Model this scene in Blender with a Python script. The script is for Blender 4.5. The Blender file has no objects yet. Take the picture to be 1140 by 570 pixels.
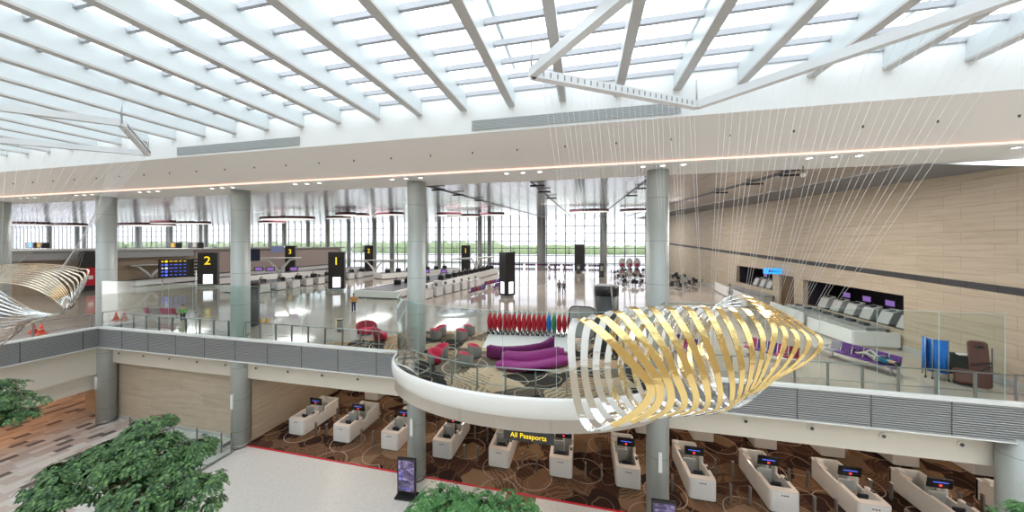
import bpy, math, random
from mathutils import Vector, Matrix, Quaternion
random.seed(7)
PI = math.pi
C = bpy.context.scene.collection
# ------------------------------------------------------------------ place
# X runs along the gallery edge, Y into the hall, Z up; upper floor Z=0, arrivals floor Z=LOW
EYE = 6.2; LOW = -7.4; F = 353.0; TH = math.atan(80/353.0); HY = 272.0
SN, CS = math.sin(TH), math.cos(TH)
def on_floor(px, py, Z=0.0):
    zc = F*(EYE-Z)/(py-HY); t = (px-570)/F
    return ((t*CS-SN)*zc, (t*SN+CS)*zc)
def at_depth(px, py, zc):
    t = (px-570)/F
    return Vector(((t*CS-SN)*zc, (t*SN+CS)*zc, EYE+(HY-py)*zc/F))
def ceil_z(y): return 9.85+(y-18)*0.0503
ORD = ['first','second','third','fourth','fifth','sixth','seventh','eighth','ninth','tenth','eleventh','twelfth',
       'thirteenth','fourteenth','fifteenth','sixteenth','seventeenth','eighteenth','nineteenth','twentieth']

# ------------------------------------------------------------------ materials
def mat(name, col, rough=0.5, metal=0.0, emis=None, es=0.0, spec=0.5, coat=0.0):
    m = bpy.data.materials.new(name); m.use_nodes = True
    p = m.node_tree.nodes['Principled BSDF']
    p.inputs['Base Color'].default_value = (*col, 1); p.inputs['Roughness'].default_value = rough
    p.inputs['Metallic'].default_value = metal; p.inputs['Specular IOR Level'].default_value = spec
    p.inputs['Coat Weight'].default_value = coat; p.inputs['Coat Roughness'].default_value = 0.05
    if emis:
        p.inputs['Emission Color'].default_value = (*emis, 1); p.inputs['Emission Strength'].default_value = es
    return m
class NT:
    def __init__(s, m): s.t = m.node_tree; s.p = s.t.nodes['Principled BSDF']
    def n(s, k, **kw):
        x = s.t.nodes.new(k)
        for a, b in kw.items(): setattr(x, a, b)
        return x
    def l(s, a, b): s.t.links.new(a, b)
    def math(s, op, a, b=None, c=None):
        x = s.n('ShaderNodeMath', operation=op)
        for i, v in enumerate((a, b, c)):
            if v is None: continue
            if isinstance(v, (int, float)): x.inputs[i].default_value = v
            else: s.l(v, x.inputs[i])
        return x.outputs[0]
    def ramp(s, fac, stops, interp='LINEAR'):
        r = s.n('ShaderNodeValToRGB'); e = r.color_ramp; e.interpolation = interp
        while len(e.elements) < len(stops): e.elements.new(0.5)
        for el, (p, c) in zip(e.elements, stops): el.position = p; el.color = (*c, 1)
        s.l(fac, r.inputs[0]); return r.outputs[0]
    def pos(s, scale=(1,1,1), swap=None):
        g = s.n('ShaderNodeNewGeometry'); sep = s.n('ShaderNodeSeparateXYZ'); s.l(g.outputs['Position'], sep.inputs[0])
        o = [sep.outputs[i] for i in (swap or (0,1,2))]
        cb = s.n('ShaderNodeCombineXYZ')
        for i in range(3): s.l(s.math('MULTIPLY', o[i], float(scale[i])), cb.inputs[i])
        return cb.outputs[0], sep
    def mix(s, fac, a, b, mode='MIX'):
        x = s.n('ShaderNodeMix', data_type='RGBA', blend_type=mode)
        for sock, v in ((x.inputs[0], fac), (x.inputs[6], a), (x.inputs[7], b)):
            if isinstance(v, tuple): sock.default_value = (*v, 1)
            elif isinstance(v, (int, float)): sock.default_value = v
            else: s.l(v, sock)
        return x.outputs[2]
    def noise(s, vec, scale, detail=3, rough=0.5, dist=0.0):
        x = s.n('ShaderNodeTexNoise'); s.l(vec, x.inputs['Vector'])
        x.inputs['Scale'].default_value = scale; x.inputs['Detail'].default_value = detail
        x.inputs['Roughness'].default_value = rough; x.inputs['Distortion'].default_value = dist
        return x

M = {}
M['white'] = mat('white paint', (.80,.81,.80), .45)
M['beam'] = mat('white beam paint', (.60,.645,.655), .4)
M['flange'] = mat('grey flange', (.50,.49,.48), .4)
M['purlin'] = mat('glazing bar grey', (.40,.41,.44), .4, .2)
M['wallwhite'] = mat('bulkhead white', (.84,.86,.86), .6)
M['soffit'] = mat('warm soffit plaster', (.83,.79,.755), .6)
M['cream'] = mat('cream plaster', (.72,.67,.58), .55)
M['bulgewhite'] = mat('gloss white fascia', (.84,.84,.82), .25, coat=.3)
M['frame'] = mat('frame white aluminium', (.78,.80,.82), .3, .2)
M['black'] = mat('satin black', (.018,.018,.02), .3)
M['dark'] = mat('dark grey laminate', (.055,.06,.065), .4)
M['darkfab'] = mat('dark fabric', (.03,.032,.04), .8)
M['steel'] = mat('brushed steel', (.42,.43,.44), .3, .9)
M['greypost'] = mat('grey post', (.28,.28,.27), .4, .6)
M['counter'] = mat('counter white', (.80,.79,.77), .35, coat=.2)
M['countertop'] = mat('counter top pinkish', (.74,.66,.60), .4)
M['greypanel'] = mat('grey panel', (.48,.49,.47), .5)
M['red'] = mat('red fabric', (.52,.012,.03), .7)
M['redlip'] = mat('crimson upholstery', (.60,.015,.07), .6)
M['darkred'] = mat('deep red upholstery', (.28,.01,.03), .6)
M['tubgrey'] = mat('grey felt', (.20,.18,.16), .9)
M['magenta'] = mat('magenta upholstery', (.32,.022,.20), .5)
M['plum'] = mat('plum upholstery', (.20,.015,.14), .55)
M['purple'] = mat('purple vinyl', (.12,.035,.22), .5)
M['pinkseat'] = mat('pink vinyl', (.45,.04,.16), .5)
M['greyseat'] = mat('grey vinyl', (.30,.28,.32), .5)
M['orange'] = mat('orange cone', (.85,.07,.02), .45)
M['yellow'] = mat('yellow plastic', (.85,.45,.02), .5)
M['blue'] = mat('blue curtain', (.01,.17,.62), .6)
M['brown'] = mat('brown vinyl', (.12,.04,.03), .5)
M['green'] = mat('green cloth', (.02,.22,.07), .6)
M['darkgreen'] = mat('dark olive cloth', (.05,.055,.045), .8)
M['maroon'] = mat('maroon rim', (.10,.015,.03), .5)
M['gold'] = mat('polished gold', (.90,.66,.28), .15, 1.0)
M['champagne'] = mat('champagne metal', (.80,.68,.52), .2, 1.0)
M['chrome'] = mat('polished chrome', (.86,.88,.90), .10, 1.0)
M['wire'] = mat('pale wire', (.75,.75,.75), .4)
M['skin'] = mat('skin', (.50,.29,.19), .5)
M['hair'] = mat('black hair', (.01,.008,.007), .5)
M['orangeshirt'] = mat('orange jacket', (.60,.25,.03), .8)
M['navy'] = mat('navy cloth', (.02,.03,.07), .8)
M['teal'] = mat('teal shirt', (.02,.16,.24), .8)
M['khaki'] = mat('pale trousers', (.42,.40,.36), .8)
M['greencloth'] = mat('bright green cloth', (.12,.42,.10), .8)
M['lamp'] = mat('white light diffuser', (.9,.9,.9), .5, emis=(1,.97,.93), es=.8)
M['downlight'] = mat('downlight lens', (.9,.9,.9), .5, emis=(1,.93,.84), es=14.0)
M['cove'] = mat('cove light strip', (.9,.7,.6), .5, emis=(1,.50,.38), es=1.6)
M['screenlit'] = mat('lit white screen', (.8,.8,.8), .3, emis=(.93,.90,1), es=1.6)
M['yellowlit'] = mat('yellow lettering', (.9,.6,.02), .4, emis=(1,.72,.02), es=1.0)
M['bluesign'] = mat('lit blue sign', (.02,.25,.8), .4, emis=(.03,.33,1), es=1.3)
M['bluetext'] = mat('blue display text', (.05,.1,.6), .4, emis=(.10,.18,.95), es=1.0)
M['whitetext'] = mat('white display text', (.6,.6,.7), .4, emis=(.8,.8,.9), es=.9)
M['redlit'] = mat('red display dot', (.8,.05,.05), .4, emis=(1,.06,.06), es=1.6)
M['violet'] = mat('violet light', (.3,.1,.6), .4, emis=(.42,.25,.75), es=.4)
M['woodbeige'] = mat('beige laminate', (.44,.35,.26), .5)
M['pinkpanel'] = mat('pale pink panel', (.62,.50,.45), .5)
M['slat'] = mat('grey slat metal', (.40,.41,.42), .4, .3)
M['slatgap'] = mat('louvre recess dark', (.05,.05,.055), .8)
M['bevel'] = mat('bulkhead shade grey', (.22,.23,.24), .6)  # shade on the ceiling wedge, painted in as dark grey
M['apron'] = mat('pale apron concrete', (.75,.75,.73), .9)
M['bark'] = mat('bark', (.13,.08,.05), .9)
M['soil'] = mat('soil', (.04,.03,.02), .9)
M['mullion'] = mat('mullion metal', (.28,.29,.31), .4, .5)
M['redline'] = mat('red edging', (.62,.012,.03), .5)
M['inlay'] = mat('grey floor inlay', (.34,.33,.33), .12)
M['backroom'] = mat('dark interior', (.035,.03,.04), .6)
M['dimblue'] = mat('dim blue display', (.16,.2,.38), .4)
M['doorwood'] = mat('brown door veneer', (.12,.07,.03), .5)

def hammer(m, sc, st):
    t = m.node_tree; n = t.nodes.new('ShaderNodeTexNoise'); n.inputs['Scale'].default_value = sc; n.inputs['Detail'].default_value = 1
    g = t.nodes.new('ShaderNodeNewGeometry'); b = t.nodes.new('ShaderNodeBump'); b.inputs['Strength'].default_value = st; b.inputs['Distance'].default_value = .05
    t.links.new(g.outputs['Position'], n.inputs['Vector']); t.links.new(n.outputs[0], b.inputs['Height']); t.links.new(b.outputs[0], t.nodes['Principled BSDF'].inputs['Normal'])
hammer(M['gold'], 3.0, .6); hammer(M['chrome'], 2.5, .5); hammer(M['champagne'], 2.5, .5)
def glassy(name, tint, refl=.08, keep=.93):
    m = bpy.data.materials.new(name); m.use_nodes = True; t = m.node_tree; t.nodes.clear()
    o = t.nodes.new('ShaderNodeOutputMaterial'); mx = t.nodes.new('ShaderNodeMixShader')
    a = t.nodes.new('ShaderNodeBsdfTransparent'); b = t.nodes.new('ShaderNodeBsdfGlossy')
    f = t.nodes.new('ShaderNodeLayerWeight'); f.inputs[0].default_value = refl
    a.inputs[0].default_value = (*tint, 1); b.inputs['Roughness'].default_value = .02; b.inputs[0].default_value = (.9,.95,.95,1)
    s = t.nodes.new('ShaderNodeMath'); s.operation = 'MULTIPLY'; s.inputs[1].default_value = .7
    t.links.new(f.outputs['Fresnel'], s.inputs[0]); t.links.new(s.outputs[0], mx.inputs[0])
    t.links.new(a.outputs[0], mx.inputs[1]); t.links.new(b.outputs[0], mx.inputs[2]); t.links.new(mx.outputs[0], o.inputs[0])
    return m
M['glass'] = glassy('balustrade glass', (.90,.95,.94), .10)
M['skyglass'] = glassy('skylight glass', (.93,.95,.96), .05)
M['winglass'] = glassy('tinted window glass', (.68,.68,.70), .06)
M['glassedge'] = mat('glass edge', (.45,.62,.60), .2)

def m_floor():   # polished terrazzo
    m = mat('polished terrazzo', (.5,.46,.41), .08, coat=.2); k = NT(m)
    v, s = k.pos()
    n1 = k.noise(v, .25, 2); n2 = k.noise(v, 30, 2)
    c = k.ramp(n1.outputs[0], [(.3,(.40,.345,.29)),(.7,(.50,.44,.38))])
    c = k.mix(k.math('MULTIPLY', n2.outputs[0], .25), c, (.36,.30,.25))
    b = k.n('ShaderNodeTexBrick', offset=0.0); k.l(v, b.inputs['Vector'])
    b.inputs['Scale'].default_value = 1; b.inputs['Brick Width'].default_value = 1.8; b.inputs['Row Height'].default_value = 1.8
    b.inputs['Mortar Size'].default_value = .012
    c = k.mix(k.math('MULTIPLY', b.outputs['Fac'], .35), c, (.3,.27,.25))
    k.l(c, k.p.inputs['Base Color']); return m
M['floor'] = m_floor()
def m_low():
    m = mat('pale terrazzo', (.7,.68,.65), .38); k = NT(m); v, s = k.pos()
    n2 = k.noise(v, 7, 4, .7)
    k.l(k.ramp(n2.outputs[0], [(.35,(.64,.61,.57)),(.65,(.72,.69,.65))]), k.p.inputs['Base Color']); return m
M['lowfloor'] = m_low()
def m_tiles():
    m = mat('mixed plank tiles', (.6,.5,.5), .35); k = NT(m); v, s = k.pos()
    row = k.math('FLOOR', k.math('DIVIDE', s.outputs[0], .46))
    wn = k.n('ShaderNodeTexWhiteNoise', noise_dimensions='1D'); k.l(row, wn.inputs['W'])
    u = k.math('ADD', k.math('DIVIDE', s.outputs[1], .72), wn.outputs[0])
    cb = k.n('ShaderNodeCombineXYZ'); k.l(row, cb.inputs[0]); k.l(k.math('FLOOR', u), cb.inputs[1])
    w2 = k.n('ShaderNodeTexWhiteNoise', noise_dimensions='2D'); k.l(cb.outputs[0], w2.inputs['Vector'])
    c = k.ramp(w2.outputs[0], [(0,(.62,.58,.54)),(.34,(.70,.65,.62)),(.6,(.52,.44,.40)),(.88,(.11,.09,.085))], 'CONSTANT')
    k.l(c, k.p.inputs['Base Color']); return m
M['tiles'] = m_tiles()
def m_carpet(name, cols, line, scale):
    m = mat(name, (.2,.15,.1), .95, spec=.1); k = NT(m); v, s = k.pos()
    d = k.noise(v, .7*scale, 2)
    ad = k.n('ShaderNodeVectorMath', operation='MULTIPLY_ADD'); k.l(d.outputs['Color'], ad.inputs[0]); ad.inputs[1].default_value = (1.3,1.3,0); k.l(v, ad.inputs[2])
    vo = k.n('ShaderNodeTexVoronoi', voronoi_dimensions='2D'); k.l(ad.outputs[0], vo.inputs['Vector']); vo.inputs['Scale'].default_value = 1.0*scale
    sep = k.n('ShaderNodeSeparateColor'); k.l(vo.outputs['Color'], sep.inputs[0])
    base = k.ramp(sep.outputs[0], [(0,cols[0]),(.28,cols[1]),(.52,cols[2]),(.78,cols[3])], 'CONSTANT')
    rot = k.n('ShaderNodeVectorRotate', rotation_type='Z_AXIS'); k.l(ad.outputs[0], rot.inputs['Vector']); k.l(k.math('MULTIPLY', sep.outputs[1], 6.28), rot.inputs['Angle'])
    wv = k.n('ShaderNodeTexWave'); k.l(rot.outputs[0], wv.inputs['Vector']); wv.inputs['Scale'].default_value = 1.8*scale; wv.inputs['Distortion'].default_value = 3
    st = k.math('MULTIPLY', k.math('GREATER_THAN', wv.outputs['Fac'], .62), k.math('MULTIPLY', k.math('GREATER_THAN', sep.outputs[2], .35), .55))
    c = k.mix(st, base, cols[0])
    # thin curling lines: distance to a second set of cells
    vo2 = k.n('ShaderNodeTexVoronoi', voronoi_dimensions='2D'); k.l(v, vo2.inputs['Vector']); vo2.inputs['Scale'].default_value = .42*scale; vo2.inputs['Randomness'].default_value = .8
    r = k.math('ABSOLUTE', k.math('SUBTRACT', vo2.outputs['Distance'], .36))
    c = k.mix(k.math('LESS_THAN', r, .011*scale), c, line)
    r2 = k.math('ABSOLUTE', k.math('SUBTRACT', vo.outputs['Distance'], .44))
    c = k.mix(k.math('MULTIPLY', k.math('LESS_THAN', r2, .02), .7), c, cols[3])
    k.l(c, k.p.inputs['Base Color']); return m
M['carpet'] = m_carpet('leaf pattern carpet pale', [(.045,.038,.036),(.46,.29,.18),(.19,.14,.11),(.58,.42,.29)], (.60,.53,.44), .75)
M['carpetdark'] = m_carpet('leaf pattern carpet brown', [(.035,.018,.014),(.17,.095,.055),(.085,.042,.028),(.24,.15,.09)], (.42,.30,.24), .8)
def m_stone(name, axes, c1, c2, bw=2.6, rh=.75, mortar=.010):
    m = mat(name, c1, .55); k = NT(m); v, s = k.pos(swap=axes)
    b = k.n('ShaderNodeTexBrick', offset=.37); k.l(v, b.inputs['Vector'])
    b.inputs['Scale'].default_value = 1; b.inputs['Brick Width'].default_value = bw; b.inputs['Row Height'].default_value = rh
    b.inputs['Mortar Size'].default_value = mortar; b.inputs['Color1'].default_value = (*c1,1); b.inputs['Color2'].default_value = (*c2,1)
    b.inputs['Mortar'].default_value = (c1[0]*.5,c1[1]*.48,c1[2]*.45,1)
    v2, _ = k.pos(scale=(.25,3.2,1), swap=axes)
    n = k.noise(v2, 1.6, 5, .65, .6)
    c = k.mix(k.ramp(n.outputs[0], [(.42,(0,0,0)),(.75,(.55,.55,.55))]), b.outputs['Color'], (c1[0]*.62,c1[1]*.56,c1[2]*.50))
    k.l(c, k.p.inputs['Base Color']); return m
M['stoneX'] = m_stone('beige travertine side wall', (1,2,0), (.50,.42,.315), (.54,.455,.345), 2.1, .62, .006)
M['stoneY'] = m_stone('beige travertine front wall', (0,2,1), (.50,.42,.32), (.56,.48,.37), 3.2, .9, .004)
M['stoneX2'] = m_stone('beige travertine return wall', (1,2,0), (.48,.40,.30), (.54,.46,.35), 3.2, .9, .004)
M['band'] = m_stone('dark tile band', (1,2,0), (.035,.037,.04), (.05,.05,.055), 1.2, 5.0, .03)
def m_ceil():
    m = mat('ceiling metal panels', (.6,.6,.62), .15, .8); k = NT(m); v, s = k.pos()
    b = k.n('ShaderNodeTexBrick', offset=0.0); k.l(v, b.inputs['Vector'])
    b.inputs['Scale'].default_value = 1; b.inputs['Brick Width'].default_value = 1.31; b.inputs['Row Height'].default_value = 8.2
    b.inputs['Mortar Size'].default_value = .045; b.inputs['Color1'].default_value = (.57,.54,.58,1); b.inputs['Color2'].default_value = (.48,.45,.50,1)
    b.inputs['Mortar'].default_value = (.18,.18,.19,1)
    k.l(b.outputs['Color'], k.p.inputs['Base Color'])
    v2, _ = k.pos(scale=(7,.06,1)); n = k.noise(v2, 1, 2)
    bp = k.n('ShaderNodeBump'); bp.inputs['Strength'].default_value = .08; bp.inputs['Distance'].default_value = .05
    k.l(n.outputs[0], bp.inputs['Height']); k.l(bp.outputs[0], k.p.inputs['Normal']); return m
M['ceiling'] = m_ceil()
def m_column():
    m = mat('ribbed steel column', (.50,.53,.52), .45, .25); k = NT(m); v, s = k.pos()
    z = k.math('FRACT', k.math('DIVIDE', k.math('ADD', s.outputs[2], 50.35), 2.1))
    line = k.math('LESS_THAN', z, .012)
    c = k.mix(line, (.47,.505,.49), (.22,.24,.24))
    k.l(c, k.p.inputs['Base Color']); return m
M['column'] = m_column()
def m_leaf(name, a, b, c3):
    m = mat(name, a, .55, spec=.3); k = NT(m); v, s = k.pos()
    n = k.noise(v, 1.7, 3)
    w = k.n('ShaderNodeNewGeometry')
    c = k.mix(k.math('POWER', w.outputs['Random Per Island'], 2.0), k.ramp(n.outputs[0], [(.35,a),(.6,b)]), c3)
    k.l(c, k.p.inputs['Base Color']); return m
M['leaf'] = m_leaf('blue green leaves', (.008,.036,.018), (.028,.085,.026), (.15,.27,.09))
M['leaf2'] = m_leaf('bright green leaves', (.018,.07,.022), (.045,.15,.04), (.13,.28,.09))
M['treeline'] = m_leaf('haze-paled foliage', (.26,.36,.16), (.36,.46,.24), (.42,.50,.32))  # distance haze is put into these pale greens
def m_display():
    m = mat('digital poster', (.02,.02,.03), .2); k = NT(m); v, s = k.pos(scale=(1,1,2.2))
    n = k.noise(v, 1.6, 3, .6, 1.2)
    c = k.ramp(n.outputs[0], [(.35,(.02,.02,.04)),(.55,(.14,.10,.22)),(.7,(.40,.34,.60))])
    k.l(c, k.p.inputs['Emission Color']); k.p.inputs['Emission Strength'].default_value = .9
    return m
M['display'] = m_display()

# ------------------------------------------------------------------ mesh builder
class MB:
    def __init__(s): s.v = []; s.f = []; s.sm = []; s.mi = []; s.cur = 0
    def face(s, idx, smooth=False): s.f.append(tuple(idx)); s.sm.append(smooth); s.mi.append(s.cur)
    def add(s, vs):
        b = len(s.v); s.v.extend([tuple(p) for p in vs]); return b
    def poly(s, pts):
        b = s.add(pts); s.face(range(b, b+len(pts))); return s
    def box(s, c, d, rz=0.0, rx=0.0):
        x, y, z = (q/2 for q in d)
        P = [Vector((i*x, j*y, k*z)) for k in (-1,1) for j in (-1,1) for i in (-1,1)]
        R = Matrix.Rotation(rz,3,'Z') @ Matrix.Rotation(rx,3,'X'); c = Vector(c)
        b = s.add([R@p+c for p in P])
        for q in ((0,2,3,1),(4,5,7,6),(0,1,5,4),(2,6,7,3),(0,4,6,2),(1,3,7,5)): s.face([b+i for i in q])
        return s
    def span(s, x0, x1, y0, y1, z0, z1): return s.box(((x0+x1)/2,(y0+y1)/2,(z0+z1)/2),(abs(x1-x0),abs(y1-y0),abs(z1-z0)))
    def bar(s, a, b, w, h):            # rectangular bar between two points
        a = Vector(a); b = Vector(b); d = (b-a).normalized()
        up = Vector((0,0,1)) if abs(d.z) < .95 else Vector((0,1,0))
        r = d.cross(up).normalized(); u = r.cross(d)
        vs = [p + r*i*w/2 + u*j*h/2 for p in (a,b) for i,j in ((-1,-1),(1,-1),(1,1),(-1,1))]
        k = s.add(vs)
        for i in range(4): s.face((k+i, k+(i+1)%4, k+4+(i+1)%4, k+4+i))
        s.face((k+3,k+2,k+1,k)); s.face((k+4,k+5,k+6,k+7)); return s
    def tube(s, pts, r, n=8, closed=False):
        pts = [Vector(p) for p in pts]; N = len(pts)
        rr = r if isinstance(r, (list,tuple)) else [r]*N
        prev = None; rings = []
        for i, p in enumerate(pts):
            if closed: d = pts[(i+1)%N]-pts[i-1]
            else: d = pts[min(i+1,N-1)]-pts[max(i-1,0)]
            d.normalize()
            if prev is None:
                up = Vector((0,0,1)) if abs(d.z) < .9 else Vector((1,0,0))
                u = d.cross(up).normalized()
            else:
                u = (prev - d*prev.dot(d)).normalized()
            prev = u; w = d.cross(u)
            rings.append(s.add([p + (u*math.cos(2*PI*j/n)+w*math.sin(2*PI*j/n))*rr[i] for j in range(n)]))
        for i in range(N if closed else N-1):
            a, b = rings[i], rings[(i+1)%N]
            for j in range(n): s.face((a+j, a+(j+1)%n, b+(j+1)%n, b+j), True)
        if not closed:
            s.face([rings[0]+j for j in range(n)][::-1]); s.face([rings[-1]+j for j in range(n)])
        return s
    def prism(s, poly, z0, z1, smooth=False):
        n = len(poly); a = s.add([(x,y,z0) for x,y in poly]); b = s.add([(x,y,z1) for x,y in poly])
        s.face([a+i for i in range(n)][::-1]); s.face([b+i for i in range(n)])
        for i in range(n): s.face((a+i, a+(i+1)%n, b+(i+1)%n, b+i), smooth)
        return s
    def lathe(s, prof, n=24, c=(0,0,0), sy=1.0):
        rings = []
        for r, z in prof: rings.append(s.add([(c[0]+r*math.cos(2*PI*j/n), c[1]+sy*r*math.sin(2*PI*j/n), c[2]+z) for j in range(n)]))
        for i in range(len(prof)-1):
            a, b = rings[i], rings[i+1]
            for j in range(n): s.face((a+j, a+(j+1)%n, b+(j+1)%n, b+j), True)
        if prof[0][0] > 1e-4: s.face([rings[0]+j for j in range(n)][::-1])
        if prof[-1][0] > 1e-4: s.face([rings[-1]+j for j in range(n)])
        return s
    def ball(s, c, r, n=10, m=7, jit=0.0, rnd=None):
        r = r if isinstance(r, (tuple,list)) else (r,r,r)
        b = s.add([(c[0],c[1],c[2]-r[2])]); rows = []
        for i in range(1, m):
            th = PI*i/m - PI/2
            rows.append(s.add([(c[0]+r[0]*math.cos(th)*math.cos(2*PI*j/n)*(1+jit*(rnd.random()-.5) if rnd else 1),
                                c[1]+r[1]*math.cos(th)*math.sin(2*PI*j/n)*(1+jit*(rnd.random()-.5) if rnd else 1),
                                c[2]+r[2]*math.sin(th)*(1+jit*(rnd.random()-.5) if rnd else 1)) for j in range(n)]))
        t = s.add([(c[0],c[1],c[2]+r[2])])
        for j in range(n):
            s.face((b, rows[0]+(j+1)%n, rows[0]+j), True); s.face((t, rows[-1]+j, rows[-1]+(j+1)%n), True)
        for a, q in zip(rows, rows[1:]):
            for j in range(n): s.face((a+j, a+(j+1)%n, q+(j+1)%n, q+j), True)
        return s
    def build(s, name, m, parent=None, bevel=0.0):
        me = bpy.data.meshes.new(name); me.from_pydata(s.v, [], s.f)
        me.polygons.foreach_set('use_smooth', s.sm)
        ms = m if isinstance(m, (list,tuple)) else [m]
        for q in ms: me.materials.append(q)
        if len(ms) > 1: me.polygons.foreach_set('material_index', s.mi)
        me.update(); o = bpy.data.objects.new(name, me); C.objects.link(o)
        if parent is not None: o.parent = parent
        if bevel:
            b = o.modifiers.new('bevel','BEVEL'); b.width = bevel; b.segments = 2; b.limit_method = 'ANGLE'
        return o
def tag(o, label=None, cat=None, group=None, kind=None):
    if label: o['label'] = label
    if cat: o['category'] = cat
    if group: o['group'] = group
    if kind: o['kind'] = kind
    return o
def thing(name, label, cat, loc=(0,0,0), rz=0.0, group=None):
    o = bpy.data.objects.new(name, None); C.objects.link(o); o.empty_display_size = .2
    o.location = loc; o.rotation_euler = (0,0,rz); return tag(o, label, cat, group)
def struct(name, mb, m, bevel=0.0): return tag(mb.build(name, m, None, bevel), kind='structure')
def dup(root, loc=None, rz=None, label=None, group=None, parent=None):
    c = root.copy(); C.objects.link(c)
    if parent is not None: c.parent = parent
    if loc is not None: c.location = loc
    if rz is not None: c.rotation_euler = (0,0,rz)
    if label: c['label'] = label
    if group: c['group'] = group
    for ch in list(root.children): dup(ch, parent=c)
    return c
def text(body, size, m, parent, loc, rot, name='lettering', align='CENTER'):
    cu = bpy.data.curves.new(name, 'FONT'); cu.body = body; cu.size = size; cu.align_x = align; cu.align_y = 'CENTER'; cu.extrude = .006
    cu.materials.append(m); tmp = bpy.data.objects.new('tmp', cu); C.objects.link(tmp); bpy.context.view_layer.update()
    me = bpy.data.meshes.new_from_object(tmp.evaluated_get(bpy.context.evaluated_depsgraph_get())); me.name = name; bpy.data.objects.remove(tmp)
    o = bpy.data.objects.new(name, me); C.objects.link(o); o.parent = parent; o.location = loc; o.rotation_euler = rot; return o

# ================================================================== SETTING
XL, XR, YF = -300.0, 18.2, 102.5
EDGE = 16.3
# gallery plan: straight edge with an elliptical bay that swells over the arrivals hall
BX, BRX, BRY = -3.2, 7.0, 3.85
def bay(a, off=0.0): return (BX-(BRX+off)*math.cos(a), EDGE-(BRY+off)*math.sin(a))
NB = 48
bay_pts = [bay(PI*i/NB) for i in range(NB+1)]
plan = [(XL,EDGE)] + bay_pts + [(20.0,EDGE),(20.0,YF),(XL,YF)]
struct('floor_gallery', MB().prism(plan, -1.3, 0.0), M['floor'])
# carpet of the lounge
cp = [(-16.2,16.36),(-13.2,18.6),(-11.2,20.6),(-8.4,21.2),(-4,21.5),(1.5,21.3),(3.8,20.2),(4.3,18),(3.75,16.36)] + [bay(PI-PI*i/NB, -.12) for i in range(1,NB)]
tag(MB().prism(cp, 0.0, .012).build('lounge_carpet', M['carpet']), 'tan and charcoal leaf patterned carpet covering the lounge on the curved balcony', 'carpet')
# lower floors
struct('floor_arrivals', MB().span(-22.4,45,-16,16.95,LOW-.3,LOW), M['lowfloor'])
struct('floor_plank_tiles', MB().span(-75,-22.4,-16,40,LOW-.3,LOW), M['tiles'])
struct('floor_immigration', MB().span(-22.4,45,16.95,40,LOW-.3,LOW+.004), M['carpetdark'])
struct('trim_1', MB().span(-22.4,45,16.88,16.99,LOW,LOW+.02), M['redline'])
tag(MB().span(-4.1,-2.5,13.6,16.88,LOW,LOW+.012).build('entrance_mat', M['carpetdark']), 'narrow brown carpet runner crossing the red edge line below the hanging sign', 'mat')
# walls of the arrivals level
b = MB().span(-39.4,-22.4,17.4,17.7,LOW,-1.3); struct('wall_front_stone', b, M['stoneY'])
struct('wall_return_stone', MB().span(-22.7,-22.395,17.42,36,LOW,-1.3), M['stoneX2'])
struct('wall_back_arrivals', MB().span(-22.4,45,36,36.3,LOW,-1.3), M['doorwood'])
struct('wall_side_arrivals', MB().span(30,30.3,16.95,36,LOW,-1.3), M['stoneX2'])
struct('baseboard_stone', MB().span(-39.4,-22.4,17.34,17.4,LOW,LOW+.22), M['greypanel'])
struct('wall_passage_end', MB().span(-75,-39.4,34,34.3,LOW,-1.3), M['woodbeige'])
struct('ceiling_arrivals', MB().span(-22.4,45,17.1,36,-2.85,-2.6), M['cream'])
struct('ceiling_passage', MB().span(-75,-36.2,-16,34,-4.4,-4.2), M['cream'])
struct('wall_fascia_cream', MB().span(-36.2,30,16.95,17.12,-2.85,-1.25), M['cream'])
# bridge on the far side of the trees
struct('floor_bridge', MB().span(-58,-35.3,-16,EDGE,-1.3,0), M['floor'])
struct('wall_bridge_cream', MB().span(-36.0,-35.75,-16,17.3,-3.55,-1.25).span(-36.6,-36.2,-16,17.3,-4.75,-3.55), M['cream'])

def louvre(name, a, b, outward, joints=2.62):
    """horizontal metal slats hung on the slab edge from point a to b"""
    a = Vector((*a,0)); b = Vector((*b,0)); d = b-a; L = d.length; d.normalize(); n = Vector((*outward,0)); ang = math.atan2(d.y,d.x)
    mb = MB(); mid = (a+b)/2
    mb.cur = 1
    c = mid+n*.02; mb.box((c.x,c.y,-.72),(L,.04,1.42),ang)
    mb.cur = 0
    N = 15
    for i in range(N):
        z = -.06-(i+.5)*1.36/N; c = mid+n*.085
        mb.box((c.x,c.y,z),(L,.09,.05),ang)
    mb.cur = 1
    k = 0.0
    while k < L:
        c = a+d*k+n*.12; mb.box((c.x,c.y,-.72),(.03,.03,1.36),ang); k += joints
    mb.cur = 2
    c = mid+n*.07; mb.box((c.x,c.y,.03),(L,.22,.14),ang); mb.box((c.x,c.y,-1.44),(L,.2,.05),ang)
    struct(name, mb, [M['slat'],M['slatgap'],M['white']])
louvre('trim_2', (-35.3,EDGE), (bay_pts[0][0]+.0,EDGE), (0,-1))
louvre('trim_3', (bay_pts[-1][0],EDGE), (30,EDGE), (0,-1))
louvre('trim_4', (-35.3,-16), (-35.3,EDGE), (1,0))
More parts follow.
